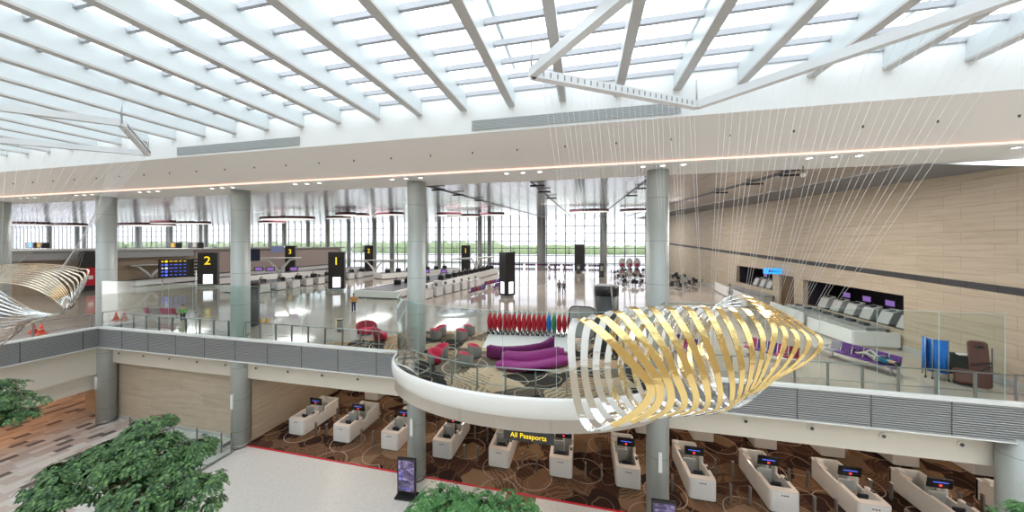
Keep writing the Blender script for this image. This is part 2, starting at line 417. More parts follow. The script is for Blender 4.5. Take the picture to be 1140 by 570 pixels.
# curved white balcony fascia
prof = [(0.0,.10),(.10,.10),(.14,.02),(.16,-.15),(.13,-.45),(.02,-.75),(-.25,-.93),(-.9,-1.02)]
mb = MB(); rows = [mb.add([(*bay(PI*i/NB, o), z) for i in range(NB+1)]) for o, z in prof]
for r0, r1 in zip(rows, rows[1:]):
    for i in range(NB): mb.face((r0+i, r1+i, r1+i+1, r0+i+1), True)
struct('trim_5', mb, M['bulgewhite'])
struct('ceiling_balcony_underside', MB().prism([bay(PI*i/NB,-.88) for i in range(NB+1)], -1.04,-1.0), M['white'])

# walls and roof of the hall
WT = lambda y: ceil_z(y)-.3
mb = MB(); holes = [(23.1,31.8,1.1,3.2),(33.0,35.2,0,3.3),(36.3,43.9,1.6,3.62)]
ys = [EDGE] + [v for h in holes for v in h[:2]] + [YF]
for i, (y0, y1) in enumerate(zip(ys, ys[1:])):
    def slab(z0a, z1a, z0b=None, z1b=None):
        z0b = z0a if z0b is None else z0b; z1b = z1a if z1b is None else z1b
        vs = [(x,y,z) for x in (XR,XR+.35) for y,z in ((y0,z0a),(y1,z0b),(y1,z1b),(y0,z1a))]
        k = mb.add(vs)
        for q in ((0,3,2,1),(4,5,6,7),(0,1,5,4),(2,3,7,6),(1,2,6,5),(0,4,7,3)): mb.face([k+j for j in q])
    if i % 2 == 0: slab(0, WT(y0), 0, WT(y1))
    else:
        h = holes[i//2]
        if h[2] > 0: slab(0, h[2])
        slab(h[3], WT(y0), h[3], WT(y1))
struct('wall_stone_side', mb, M['stoneX'])
mb = MB(); k = mb.add([(x,y,z+dz) for x in (XR-.03,XR+.01) for y,z in ((EDGE,4.09),(YF,7.35)) for dz in (-.15,.17)])
for q in ((0,1,3,2),(4,6,7,5),(0,4,5,1),(2,3,7,6),(0,2,6,4),(1,5,7,3)): mb.face([k+j for j in q])
struct('trim_6', mb, M['band'])
struct('baseboard_side', MB().span(XR-.05,XR,EDGE+.2,23.1,0,.30).span(XR-.05,XR,44,YF,0,.3), M['greypanel'])
struct('ceiling_hall', MB().poly([(XL,18,ceil_z(18)),(XL,YF,ceil_z(YF)),(XR+.3,YF,ceil_z(YF)),(XR+.3,18,ceil_z(18))]), M['ceiling'])
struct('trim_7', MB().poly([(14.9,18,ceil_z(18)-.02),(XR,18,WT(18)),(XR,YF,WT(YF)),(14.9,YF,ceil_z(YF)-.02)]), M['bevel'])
# bulkhead between skylight and hall
WY, WZ = 13.25, 11.08
mb = MB(); mb.poly([(-90,15.3,9.93),(-90,WY,WZ),(34,WY,WZ),(34,15.3,9.93)]); struct('ceiling_sloped_soffit', mb, M['soffit'])
struct('ceiling_flat_soffit', MB().span(-90,34,15.34,18.02,9.83,9.95), M['white'])
struct('wall_bulkhead', MB().span(-90,34,WY,WY+.2,WZ,13.3), M['wallwhite'])
struct('trim_8', MB().span(-90,34,15.24,15.34,9.80,9.86), M['white'])
tag(MB().span(-90,34,15.27,15.335,9.885,9.93).build('cove_light', M['cove']), 'long pink glowing light strip along the edge of the sloped soffit', 'light')
struct('wall_skylight_end', MB().span(-90.2,-90,-16,WY,9,13.3), M['wallwhite'])
struct('wall_rear', MB().span(-90,34,-16.4,-16,LOW,13.3), M['stoneY'])
struct('wall_far_right', MB().span(34,34.3,-16,17,LOW,13.3), M['soffit'])
struct('wall_far_left', MB().span(-90.4,-90,-16,WY,LOW,9), M['soffit'])
# skylight glass
struct('window_1', MB().span(-90,34,-16,WY,12.92,12.95), M['skyglass'])
mb = MB(); y = WY-.0
while y > -16: mb.span(-90,34,y-.055,y+.055,12.74,12.92); y -= 1.05
struct('window_1_frame', mb, M['purlin'])
# pale outer roof ribs above the glass
mb = MB(); x = -88.0
while x < 34: mb.span(x-.06,x+.06,-16,WY,13.6,13.7); x += 6.55
struct('roof_outer', mb, M['wallwhite'])

# far window
struct('window_2', MB().span(XL,XR,YF,YF+.05,0,ceil_z(YF)), M['winglass'])
mb = MB(); x = XR
while x > XL: mb.span(x-.14,x+.14,YF-.25,YF-.02,0,ceil_z(YF)); x -= 2.99
z = .2
while z < ceil_z(YF): mb.span(XL,XR,YF-.2,YF-.02,z-.1,z+.1); z += 2.36
struct('window_2_frame', mb, M['mullion'])
struct('ground_apron', MB().span(XL-100,200,YF+.1,420,-.6,-.3), M['apron'])
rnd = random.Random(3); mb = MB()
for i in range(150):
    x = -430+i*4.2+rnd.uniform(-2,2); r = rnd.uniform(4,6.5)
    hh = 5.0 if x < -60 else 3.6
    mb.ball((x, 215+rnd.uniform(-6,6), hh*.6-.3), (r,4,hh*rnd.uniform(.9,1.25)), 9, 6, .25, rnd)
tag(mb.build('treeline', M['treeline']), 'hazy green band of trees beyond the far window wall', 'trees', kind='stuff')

# ================================================================== COLUMNS
def column(name, x, y, r, z0, z1, label, group=None, box=False):
    t = thing(name, label, 'column', (x,y,z0), 0, group)
    h = z1-z0
    mb = MB().lathe([(r,0),(r,h)], 32); mb.build('shaft', M['column'], t)
    MB().lathe([(r+.015,0),(r+.015,.25)], 32).build('base_ring', M['greypost'], t)
    if box:
        MB().box((0,-r-.03,3.2),(.16,.1,.95)).build('wall_light', M['white'], t)
    return t
near = ['beside the inner corner of the bridge', 'beside the stone wall corner', 'at the tip of the curved balcony', 'behind the gold sculpture']
for i, x in enumerate((-48.85,-35.75,-22.65,-9.55,3.55)):
    lab = 'tall round grey steel column standing ' + (['at the edge of the bridge beyond the inner corner']+near)[i]
    if i == 0: column('round_column', x, 16.85, .52, 0, 9.84, lab)
    else: column('round_column', x, 16.87, .52, LOW, 9.84, lab, None, True)
column('round_column', 16.65, 16.5, .56, LOW, -1.3, 'thick pale round column under the gallery at the end of the immigration counters')
proto = None
for k in range(14):
    for row, yy in enumerate((90.5,100.4)):
        x = 5.5-17.95*k
        lab = 'distant round grey column in front of the far glass wall'
        g = 'columns along the far glass wall'
        if proto is None:
            proto = MB().lathe([(.68,0),(.68,1)], 16).build('far_column', M['column'])
            o = tag(proto, lab, 'column', g)
        else: o = dup(proto, label=lab, group=g)
        o.location = (x,yy,0); o.scale = (1,1,ceil_z(yy))

# ================================================================== ROOF BEAMS
bm0 = None
for k in range(-41, 15):
    x = 1.32+2.17*k
    if bm0 is None:
        bm0 = thing('roof_beam', 'deep white steel roof beam under the glass skylight', 'beam', (x,0,0), 0, 'beams under the skylight')
        MB().span(-.12,.12,-16,WY,12.18,12.85).build('web', M['beam'], bm0)
        MB().span(-.15,.15,-16,WY,12.10,12.18).build('bottom_flange', M['flange'], bm0)
    else: dup(bm0, (x,0,0))
# sprinklers on the slope, spots and vents
sp0 = None
for k in range(-30, 12):
    x = 1.35+2.16*k; loc = (x,14.2,10.52)
    if sp0 is None:
        sp0 = MB().lathe([(.035,.05),(.035,0),(.015,-.035),(.03,-.045),(.0,-.05)], 10).build('sprinkler_head', M['dark'])
        tag(sp0, 'small dark sprinkler head on the sloped soffit', 'sprinkler', 'sprinklers on the sloped soffit'); sp0.location = loc
    else: dup(sp0, loc)
dl0 = None
for k in range(-12, 4):
    for j in (-1,0,1):
        x = 3.55+6.55*k+j*.86; loc = (x,15.75,9.83)
        if dl0 is None:
            dl0 = thing('soffit_downlight', 'small round recessed downlight in the flat white soffit', 'light', loc, 0, 'downlights in the flat soffit')
            MB().lathe([(.15,0),(.16,-.02),(.11,-.025),(.11,-.005)], 16).build('rim', M['white'], dl0)
            MB().lathe([(.11,-.012),(0,-.012)], 16).build('lens', M['downlight'], dl0)
        else: dup(dl0, loc)
def grille(x0, x1, lab):
    t = thing('vent_grille', lab, 'vent', ((x0+x1)/2,WY,11.2))
    w = x1-x0
    MB().box((0,-.02,.22),(w,.03,.44)).build('backing', M['slat'], t)
    mb = MB()
    for i in range(8): mb.box((0,-.05,.03+i*.055),(w,.03,.02))
    mb.build('grille_slats', M['beam'], t)
grille(-4.8,3.6,'long pale ventilation grille in the bulkhead over the balcony'); grille(-22.3,-14.0,'long pale ventilation grille in the bulkhead over the stone wall column')
# round spots on the cream fascia
fs0 = None
for k in range(-16, 7):
    x = 4.78+2.62*k; loc = (x,16.95,-2.1)
    if -39 < x < -36.3 or x < -36: continue
    if fs0 is None:
        fs0 = thing('fascia_spotlight', 'round recessed spotlight in the cream fascia under the gallery', 'light', loc, 0, 'spotlights in the cream fascia')
        mb = MB().tube([(0,-.01,0),(0,-.035,0)], .15, 18); mb.build('rim', M['cream'], fs0)
        MB().tube([(0,-.03,0),(0,-.05,0)], .075, 14).build('lens', M['dark'], fs0)
    else: dup(fs0, loc)
# hall luminaires: thin ovals with a maroon rim
lum_px = [(634,677,234.5,43),(691,733,233,44),(416,451,237,46),(485,515,238,44),(497,535,240,52),(534,562,238,46),(380,413,239,46),(372,391,242,54),
          (190,237,248,52),(285,354,243,46),(286,320,247,56),(361,392,242,50),(372,398,238,42),(6,60,249,40),(55,99,250,44),(128,198,250,44),(165,198,247,38)]
for i, (a, c_, y, zc) in enumerate(lum_px):
    p = at_depth((a+c_)/2, y, zc); w = (c_-a)*zc/F
    cz = ceil_z(p.y); p.z = min(p.z, cz-.35)
    where = ['over the seating tables','over the black sign totem beyond the tables','beyond the column at the balcony tip','above the far totem marked 1','just past the totem marked 1','nearest the pair of far columns','over the tall totem marked 1','low beside the near totem marked 1',
             'above the totem marked 2','above the branching check-in canopy','lower one above the check-in canopy','by the near totem marked 1','higher one near the totem marked 1','over the dark shop front','next to the column by the bridge corner','above the departure board','higher one above the departure board'][i]
    t = thing('oval_luminaire', 'flat oval ceiling lamp with maroon rim hanging '+where, 'ceiling light', p, 0)
    n = 32; pl = [(w/2*math.cos(2*PI*j/n), w*.22*math.sin(2*PI*j/n)) for j in range(n)]
    MB().prism(pl, -.16, .16, True).build('rim', M['maroon'], t)
    MB().prism([(x_*.97,y_*.95) for x_,y_ in pl], -.185, -.161).build('diffuser', M['lamp'], t)
    h = ceil_z(p.y)-p.z
    for sx in (-1,1): MB().tube([(sx*w*.25,0,.12),(sx*w*.25,0,h)], .015, 6).build('suspension_cable', M['steel'], t)
# dark ceiling tracks running into the hall
for x, w in ((-9.55,'beyond the column at the balcony tip'),(-3.0,'between the two nearest balcony columns'),(3.55,'in line with the column behind the sculpture'),(10.1,'close to the long stone wall')):
    t = thing('ceiling_track', 'thin dark lighting track on the metal ceiling '+w, 'track', (x,18,0))
    L = 62
    k = MB(); k.bar((0,0,ceil_z(18)-.04),(0,L,ceil_z(18+L)-.04),.07,.06); k.build('rail', M['black'], t)
    for yy in (1.2,4.6,9.5):
        MB().box((.25,yy,ceil_z(18+yy)-.14),(.9,.16,.1)).build('spot_bar', M['black'], t)
cam_t = thing('dome_camera', 'small dark dome camera under the ceiling near the stone wall', 'camera', (9.9,17.3,9.83))
MB().tube([(0,0,0),(0,0,-.35)], .02, 6).build('stem', M['dark'], cam_t); MB().ball((0,0,-.42),.11,12,8).build('dome', M['white'], cam_t)

# ================================================================== BALUSTRADES
def rail_run(label, pts, spacing, glass_h=3.4, glass=True, setback=.3):
    """posts and rails along the polyline pts; the tall glass screen is another thing"""
    t = thing('handrail', 'steel handrail '+label, 'handrail', (pts[0][0],pts[0][1],0)); o = Vector((pts[0][0],pts[0][1],0))
    P = [Vector((*p,0))-o for p in pts]
    cum = [0]
    for a, b in zip(P, P[1:]): cum.append(cum[-1]+(b-a).length)
    def along(s):
        for i in range(len(P)-1):
            if s <= cum[i+1]+1e-6: return P[i].lerp(P[i+1], (s-cum[i])/max(1e-6,cum[i+1]-cum[i]))
        return P[-1]
    n = max(1, round(cum[-1]/spacing))
    for i in range(n+1):
        p = along(cum[-1]*i/n)
        MB().box((p.x,p.y,.5),(.05,.09,1.0)).build('post', M['greypost'], t)
    MB().tube([p+Vector((0,0,1.03)) for p in P], .03, 8).build('top_rail', M['steel'], t)
    MB().tube([p+Vector((0,0,.28)) for p in P], .015, 6).build('lower_rail', M['steel'], t)
    return t
def glass_run(label, pts, width, h=3.4):
    o = Vector((pts[0][0],pts[0][1],0)); t = thing('glass_screen', 'tall clear glass screen '+label, 'glass screen', o)
    P = [Vector((*p,0))-o for p in pts]; cum = [0]
    for a, b in zip(P, P[1:]): cum.append(cum[-1]+(b-a).length)
    def along(s):
        for i in range(len(P)-1):
            if s <= cum[i+1]+1e-6: return P[i].lerp(P[i+1], (s-cum[i])/max(1e-6,cum[i+1]-cum[i]))
        return P[-1]
    n = max(1, round(cum[-1]/width))
    for i in range(n):
        a, b = along(cum[-1]*i/n), along(cum[-1]*(i+1)/n); d = (b-a).normalized()*.012
        a, b = a+d, b-d
        g = MB().bar(a+Vector((0,0,h/2+.08)), b+Vector((0,0,h/2+.08)), .014, h).build('glass_panel', M['glass'], t)
        e = MB().bar(a+Vector((0,0,h+.085)), b+Vector((0,0,h+.085)), .02, .012)
        e.bar(b+Vector((0,0,.08)), b+Vector((0,0,h+.08)), .014, .008); e.build('panel_edge', M['glassedge'], g)
    return t
e2 = EDGE+.32
rail_run('behind the glass from the bridge corner to the stone corner column', [(-34.9,e2),(-23.35,e2)], 1.3)
rail_run('behind the glass from the stone corner column to the curved balcony', [(-21.95,e2),(-10.6,e2)], 1.3)
rail_run('following the rim of the curved balcony', [bay(PI*i/24, -.42) for i in range(1,24)], 1.3)
rail_run('between the curved balcony and the stone side wall', [(4.2,e2),(17.9,e2)], 1.3)
rail_run('along the edge of the bridge', [(-35.55,-12),(-35.55,16.0)], 2.6)
glass_run('along the straight gallery edge above the grey louvres', [(-35.0,EDGE-.02),(-10.25,EDGE-.02)], 2.2)
glass_run('curving around the balcony rim', [bay(PI*i/24, -.04) for i in range(0,25)], 2.2, 3.4)
glass_run('between the curved balcony and the stone side wall', [(3.85,EDGE-.02),(16.0,EDGE-.02)], 2.18)
# glass fence on the arrivals floor
t = thing('glass_fence', 'low glass fence with steel posts running from the stone wall corner beside the tree', 'fence', (-22.4,16.1,LOW))
for i in range(8):
    MB().box((0,-i*1.7,.65),(.08,.05,1.3)).build('post', M['greypost'], t)
    if i: MB().box((0,-i*1.7+.85,.6),(.012,1.6,1.1)).build('glass_panel', M['glass'], t)
MB().box((0,-6,.04),(.14,12,.08)).build('base_rail', M['steel'], t)
t = thing('glass_fence', 'low glass fence post row in front of the stone wall', 'fence', (-31.5,16.0,LOW))
for i in range(5):
    MB().box((i*2.1,0,.65),(.05,.08,1.3)).build('post', M['greypost'], t)
    if i: MB().box((i*2.1-1.05,0,.6),(1.9,.012,1.1)).build('glass_panel', M['glass'], t)

# ================================================================== IMMIGRATION COUNTERS
def make_counter():
    t = thing('immigration_counter', 'x', 'counter')
    W = 1.34; L = 3.4; r = .16
    # front U, rounded at the front corners
    def arc(cx, cy, r_, a0, a1, n=6): return [(cx+r_*math.cos(a0+(a1-a0)*i/n), cy+r_*math.sin(a0+(a1-a0)*i/n)) for i in range(n+1)]
    outer = arc(-W/2+r, r, r, PI, 1.5*PI) + arc(W/2-r, r, r, 1.5*PI, 2*PI)
    w = .2
    poly = [(-W/2,1.35)] + outer + [(W/2,1.35),(W/2-w,1.35),(W/2-w,.34),(-W/2+w,.34),(-W/2+w,1.35)]
    MB().prism(poly, 0.05, 1.10).build('front_body', M['counter'], t, .02)
    MB().prism([(x*.985,y) for x,y in poly], 1.10, 1.15).build('worktop', M['countertop'], t, .015)
    mb = MB().span(-W/2,-W/2+.12,1.35,L,.05,1.12); mb.span(W/2-.12,W/2,1.35,1.95,.05,.82); mb.span(W/2-.12,W/2,1.95,L,.05,1.15)
    mb.span(-W/2,W/2,L-.12,L,.05,1.15); mb.build('side_wall', M['counter'], t, .015)
    MB().span(-W/2+.05,W/2-.05,.05,L-.05,0,.05).build('plinth', M['dark'], t)
    MB().span(-W/2+.2,W/2-.2,.34,1.30,.62,.66).build('desk_shelf', M['dark'], t)
    MB().span(-W/2+.12,.12,1.42,1.50,.05,1.30).build('partition', M['greypanel'], t, .02)
    MB().span(.05,W/2-.12,2.35,2.42,.05,1.22).build('partition', M['greypanel'], t, .02)
    MB().span(-W/2-.02,-W/2+.26,2.4,3.1,1.12,1.17).build('side_top', M['countertop'], t, .01)
    MB().box((-W/2+.12,2.9,1.27),(.28,.3,.2)).build('document_box', M['counter'], t, .02)
    MB().box((W/2-.1,.95,1.19),(.12,.18,.08)).build('scanner', M['dark'], t, .01)
    # monitor
    MB().tube([(.08,1.75,.05),(.08,1.75,1.5)], .05, 8).build('monitor_pole', M['white'], t)
    s = MB().box((.08,1.68,1.62),(1.0,.08,.52),0,.12).build('monitor', M['black'], t, .01)
    MB().box((.08,1.625,1.67),(.62,.01,.04),0,.12).build('text_strip', M['bluetext'], s)
    MB().box((.08,1.63,1.52),(.11,.01,.09),0,.12).build('red_dot', M['redlit'], s)
    mb = MB()
    for i in range(3): mb.box((-.12+i*.12,-.004,.93),(.075,.01,.05))
    mb.build('logo', M['maroon'], t)
    return t
def make_office_chair():
    t = thing('office_chair', 'x', 'chair')
    MB().box((0,0,.5),(.5,.48,.1)).build('seat', M['darkfab'], t, .03)
    MB().box((0,.24,.82),(.46,.08,.55),0,-.12).build('backrest', M['darkfab'], t, .03)
    MB().tube([(0,0,.08),(0,0,.46)], .03, 8).build('stem', M['steel'], t)
    mb = MB()
    for i in range(5): mb.bar((0,0,.1),(.28*math.cos(i*1.2566),.28*math.sin(i*1.2566),.05),.04,.04)
    mb.build('base', M['black'], t); return t
ctr, chr0 = make_counter(), make_office_chair()
for i in range(12):
    x = -20.0+3.735*i
    lab = 'white immigration counter, %s in the front row from the stone wall' % ORD[i]
    o = ctr if i == 0 else dup(ctr)
    o.location = (x,18.6,LOW); o['label'] = lab; o['group'] = 'front row of immigration counters'
    o2 = chr0 if i == 0 else dup(chr0)
    o2.location = (x,19.62,LOW+.02); o2.rotation_euler = (0,0,PI); o2['label'] = 'dark office chair inside the %s front counter from the stone wall' % ORD[i]; o2['group'] = 'office chairs in the counters'
for i in range(13):
    x = -18.1+3.735*i-1.87*0
    if x > 29: continue
    dup(ctr, (x,24.2,LOW), 0, 'white immigration counter, %s in the back row from the stone wall' % ORD[i], 'back row of immigration counters')
gp0 = None
for i in range(12):
    for r_, yy in enumerate((18.9,20.9)):
        for sdx in (-.45,.45):
            x = -18.13+3.735*i+sdx
            loc = (x,yy,LOW)
            if gp0 is None:
                gp0 = thing('queue_post', 'slim grey queue post on the brown carpet between two immigration counters', 'post', loc, 0, 'queue posts between the counters')
                MB().box((0,0,.46),(.09,.16,.88)).build('pillar_body', M['greypost'], gp0, .02)
                MB().box((0,0,.92),(.10,.17,.04)).build('cap', M['steel'], gp0)
            else: dup(gp0, loc)
# hanging sign
t = thing('hanging_sign', 'dark hanging sign with yellow lettering All Passports below the curved balcony', 'sign', (-2.85,16.5,-3.9))
MB().box((0,0,0),(2.7,.12,.62)).build('sign_panel', M['dark'], t, .01)
text('All Passports', .37, M['yellowlit'], t, (0,-.066,-.01), (PI/2,0,0))
for sx in (-.9,.9): MB().tube([(sx,0,.31),(sx,0,2.86)], .02, 6).build('hanging_rod', M['steel'], t)
# digital poster stands
for x, w in ((-9.3,'at the foot of the column under the balcony tip'),(3.5,'at the foot of the column under the sculpture')):
    t = thing('digital_poster_stand', 'black digital poster stand '+w, 'display', (x,15.4,LOW), .06)
    MB().box((0,0,1.1),(1.05,.12,2.0)).build('casing', M['black'], t, .01)
    MB().box((0,-.065,1.17),(.9,.01,1.62)).build('screen', M['display'], t)
    MB().box((0,0,.05),(1.15,.6,.1)).build('base', M['black'], t, .02)
    mb = MB()
    for i in range(4): mb.box((-.22+i*.14,-.072,.5),(.08,.008,.03))
    for i in range(5): mb.box((-.36,-.072,.95+i*.1),(.1,.006,.03))
    mb.build('screen_text', M['bluetext'], t)

# ================================================================== TREES
def tree(label, x, y, base, lobes, m, sprays, seed, trunk_r=.09, leaf=.13):
    rnd = random.Random(seed); t = thing('indoor_tree', label, 'tree', (x,y,base))
    o = Vector((x,y,base)); top = max(l[2] for l in lobes)
    mb = MB(); L = [(Vector(l[:3])-o, l[3], l[4]) for l in lobes]
    fork = min(l[0].z for l in L)-.9
    mb.tube([(0,0,0),(.05,.02,fork*.5),(-.03,0,fork)], [trunk_r*1.3,trunk_r,trunk_r*.85], 8)
    for c, rh, rv in L:
        mb.tube([(-.03,0,fork-.1),(c.x*.35,c.y*.35,fork+(c.z-fork)*.45),(c.x*.85,c.y*.85,c.z-.1)], [trunk_r*.7,trunk_r*.45,trunk_r*.15], 6)
        for q in range(5):
            a = rnd.uniform(0,2*PI); e = c+Vector((math.cos(a)*rh*.7,math.sin(a)*rh*.7,rnd.uniform(-.1,.4)*rv))
            mb.tube([(c.x*.6,c.y*.6,fork+(c.z-fork)*.75), e.lerp(c,.4), e], [trunk_r*.25,trunk_r*.15,.008], 5)
    mb.build('trunk', M['bark'], t)
    mb = MB(); tot = sum(l[1]*l[1] for l in L)
    for c, rh, rv in L:
        npad = max(8, int(16*rh*rh/.55)); pads = []
        for q in range(npad):                       # leafy pads spread over the crown, flat and drooping at the rim
            a = rnd.uniform(0,2*PI); el = math.asin(rnd.uniform(-.25,1)); rr = rnd.uniform(.7,1.0)
            pads.append((c+Vector((math.cos(a)*math.cos(el)*rh*rr, math.sin(a)*math.cos(el)*rh*rr, math.sin(el)*rv*rr)), rnd.uniform(.28,.46)*min(1.0,rh/.9+.3)))
        for q in range(int(sprays*rh*rh/tot)):
            pc, pr = pads[q % npad]
            a = rnd.uniform(0,2*PI); u = math.sqrt(rnd.random())
            out = Vector((math.cos(a),math.sin(a),0))
            p = pc+out*pr*u*.9+Vector((0,0,-.45*pr*u*u+rnd.uniform(-.05,.05)))
            d = (out+Vector((rnd.uniform(-.3,.3),rnd.uniform(-.3,.3),-.15-.75*u))).normalized()
            sd = d.cross(Vector((0,0,1))).normalized(); up = sd.cross(d)
            S = leaf*rnd.uniform(1.3,2.1)
            for i in range(6):
                f = (i+.5)/6; b0 = p+d*S*f+up*(-.25*S*f*f)
                for sgn in (-1,1):
                    ld = (sd*sgn*.9+d*.55+up*rnd.uniform(-.25,.1)).normalized(); w = ld.cross(up).normalized()
                    ln = leaf*(1-.35*abs(f-.4))*rnd.uniform(.8,1.15)
                    k = mb.add([b0, b0+ld*ln*.5+w*ln*.22, b0+ld*ln, b0+ld*ln*.5-w*ln*.22]); mb.face((k,k+1,k+2,k+3))
    mb.build('leaf_canopy', m, t)
    pt = MB().lathe([(.55,0),(.7,.75),(.62,.75),(.6,.66),(0,.66)], 24); pt.build('planter', M['greypanel'], t)
    return t
def lobe(px, py, zc, rx, ry): p = at_depth(px, py, zc); return (p.x,p.y,p.z,(rx-9)*zc/F,(ry-6)*zc/F)
zc = 11.0; T = [lobe(166,480,11.4,29,24),lobe(98,527,10.7,48,30),(lobe(158,507,10.8,40,26)),lobe(172,540,10.2,46,26),lobe(216,500,11.4,30,20),lobe(205,552,10.4,40,28),lobe(122,505,11.4,36,22),lobe(70,548,10.6,26,20)]
px = at_depth(128,560,11.0)
tree('tall feathery blue-green tree in the arrivals hall in front of the plank tile floor', px.x, px.y, LOW, T, M['leaf'], 3400, 1, .13, .145)
T = [lobe(486,560,8.6,36,18),lobe(530,566,8.4,34,18),lobe(570,562,8.6,30,12),lobe(512,584,8.2,60,22),lobe(470,580,8.3,30,20)]
px = at_depth(520,600,8.5)
tree('bright green bushy treetop just below the counters beside the poster stand', px.x, px.y, LOW, T, M['leaf2'], 2600, 2, .1, .10)
T = [lobe(4,448,12,30,18),lobe(-22,440,12.5,34,24),lobe(-10,462,11.6,30,14)]
px = at_depth(-15,470,12.0)
tree('dark green tree crown poking in below the bridge', px.x, px.y, LOW, T, M['leaf'], 1100, 3, .1, .11)
T = [lobe(1140,584,7.5,24,16),lobe(1165,575,7.6,30,16)]
px = at_depth(1160,600,7.6)
tree('green leaf tips of a tree at the foot of the thick pale column', px.x, px.y, LOW, T, M['leaf2'], 500, 4, .08, .09)

# ================================================================== SCULPTURES
def spline_closed(P, n):
    out = []; N = len(P)
    for i in range(N):
        p0, p1, p2, p3 = P[i-1], P[i], P[(i+1)%N], P[(i+2)%N]
        for j in range(n):
            t = j/n; t2 = t*t; t3 = t2*t
            out.append((p0*(-t3+2*t2-t)+p1*(3*t3-5*t2+2)+p2*(-3*t3+4*t2+t)+p3*(t3-t2))*.5)
    return out
def sculpture(keys, where, nloop, label, width, goldm, chromem, gold_span, axis, frame, cables, taper):
    ks = sorted(keys); loops = []
    for i in range(nloop):
        u = i*(ks[-1])/(nloop-1)
        for a, b in zip(ks, ks[1:]):
            if a <= u <= b: break
        f = (u-a)/(b-a)
        loops.append([Vector(p).lerp(Vector(q), f) for p, q in zip(keys[a], keys[b])])
    W = [[at_depth(*p) for p in lp] for lp in loops]
    c = sum((p for lp in W for p in lp), Vector())/(nloop*len(W[0]))
    t = thing('hanging_sculpture', label, 'sculpture', c)
    n = 7
    for i, lp in enumerate(W):
        P = spline_closed([p-c for p in lp], n); N = len(P); mb = MB()
        L, R, T0 = [], [], []; u = i/(nloop-1)
        for j in range(N):
            d = (P[(j+1)%N]-P[j-1]).normalized(); ax = (axis-d*axis.dot(d))
            ax = ax.normalized() if ax.length > .15 else ax/.15
            nn = ax.cross(d)
            if nn.length > 1e-3: nn.normalize()
            a_ = j/n; nar = math.exp(-((a_-5.2)/1.9)**2)*taper[1]*min(1,u*2)
            hw = width/2*(1-taper[0]*u)*(1-nar)
            L.append(P[j]-ax*hw); R.append(P[j]+ax*hw); T0.append(nn*.012)
        base = mb.add([v for j in range(N) for v in (L[j]-T0[j],R[j]-T0[j],R[j]+T0[j],L[j]+T0[j])])
        for j in range(N):
            a = base+4*j; b = base+4*((j+1)%N)
            g = gold_span[0] <= j/n <= gold_span[1]
            for q in range(4):
                mb.cur = 0 if g else 1
                mb.face((a+q, a+(q+1)%4, b+(q+1)%4, b+q), False)
        mb.build('petal_ribbon', [goldm, chromem], t)
    # suspension wires from the frame to the petals
    for (ta, tb, u0, u1, q0, q1, nc) in cables:
        for i in range(nc):
            f = i/(nc-1); u = u0+(u1-u0)*f; k = min(int(u), nloop-2); fr = u-k
            q = q0+(q1-q0)*f; qa = int(q); qf = q-qa
            pt = lambda lp: lp[qa].lerp(lp[min(qa+1,len(lp)-1)], qf)
            bt = pt(W[k]).lerp(pt(W[k+1]), fr) if abs(fr-.5) < .5 else pt(W[k])
            bt = pt(W[int(round(u))])
            MB().tube([Vector(ta).lerp(Vector(tb), f)-c, bt-c], .0042, 4).build('suspension_wire', M['wire'], t)
    # frame is a thing of its own
    fo = Vector(frame[0]); ft = thing('suspension_frame', label and ('white tubular ring frame under the roof beams '+where), 'frame', fo)
    for a, b in zip(frame, frame[1:]+frame[:1]):
        MB().bar(Vector(a)-fo, Vector(b)-fo, .22, .26).build('frame_tube', M['frame'], ft)
    for p in frame: MB().tube([Vector(p)-fo, Vector((p[0],p[1],12.12))-fo], .03, 6).build('hanger_rod', M['steel'], ft)
    for a, b in list(zip(frame, frame[1:]))[:1]:
        mb = MB(); a = Vector(a); b = Vector(b)
        for i in range(26):
            q = a.lerp(b, (i+1.5)/28)-fo; dn = Vector((b.y-a.y,-(b.x-a.x),0)).normalized()
            mb.box(q+dn*.115, (.025,.025,.14), math.atan2((b-a).y,(b-a).x))
        mb.build('pulley_marks', M['greypost'], ft)
    return t
g, h = 8.9, 10.1
K = {0:[(645,355,9.4),(672,372,9.0),(702,403,8.8),(724,430,8.7),(716,452,8.8),(690,470,9.0),(660,478,9.3),(645,455,9.6),(638,415,9.8),(636,372,9.7)],
     3:[(702,342,9.6),(720,359,9.1),(741,391,8.8),(752,418,8.7),(762,446,8.8),(752,460,9.1),(715,465,9.5),(689,447,9.9),(676,410,10.1),(686,362,10.0)],
     7:[(781,341,9.6),(796,361,9.0),(806,388,8.8),(814,417,8.7),(815,442,8.8),(808,457,9.2),(772,460,9.8),(745,436,10.2),(735,395,10.3),(750,350,10.1)],
     11:[(838,344,10.2),(852,351,9.4),(861,363,8.9),(861,379,8.7),(852,409,8.7),(839,433,8.9),(818,454,9.5),(795,432,10.2),(778,392,10.5),(797,350,10.6)],
     15:[(822,329,10.9),(862,344,10.0),(897,365,9.1),(914,382,8.7),(897,403,8.7),(862,423,9.0),(822,452,9.6),(800,430,10.3),(790,390,10.8),(795,346,11.2)]}
FZ = 11.2
A1, B1, E1, F1 = (-1.5,9.2,FZ), (3.96,12.6,FZ), (11,6,FZ), (4,3.2,FZ)
mid = Vector(B1).lerp(Vector(E1), .68)
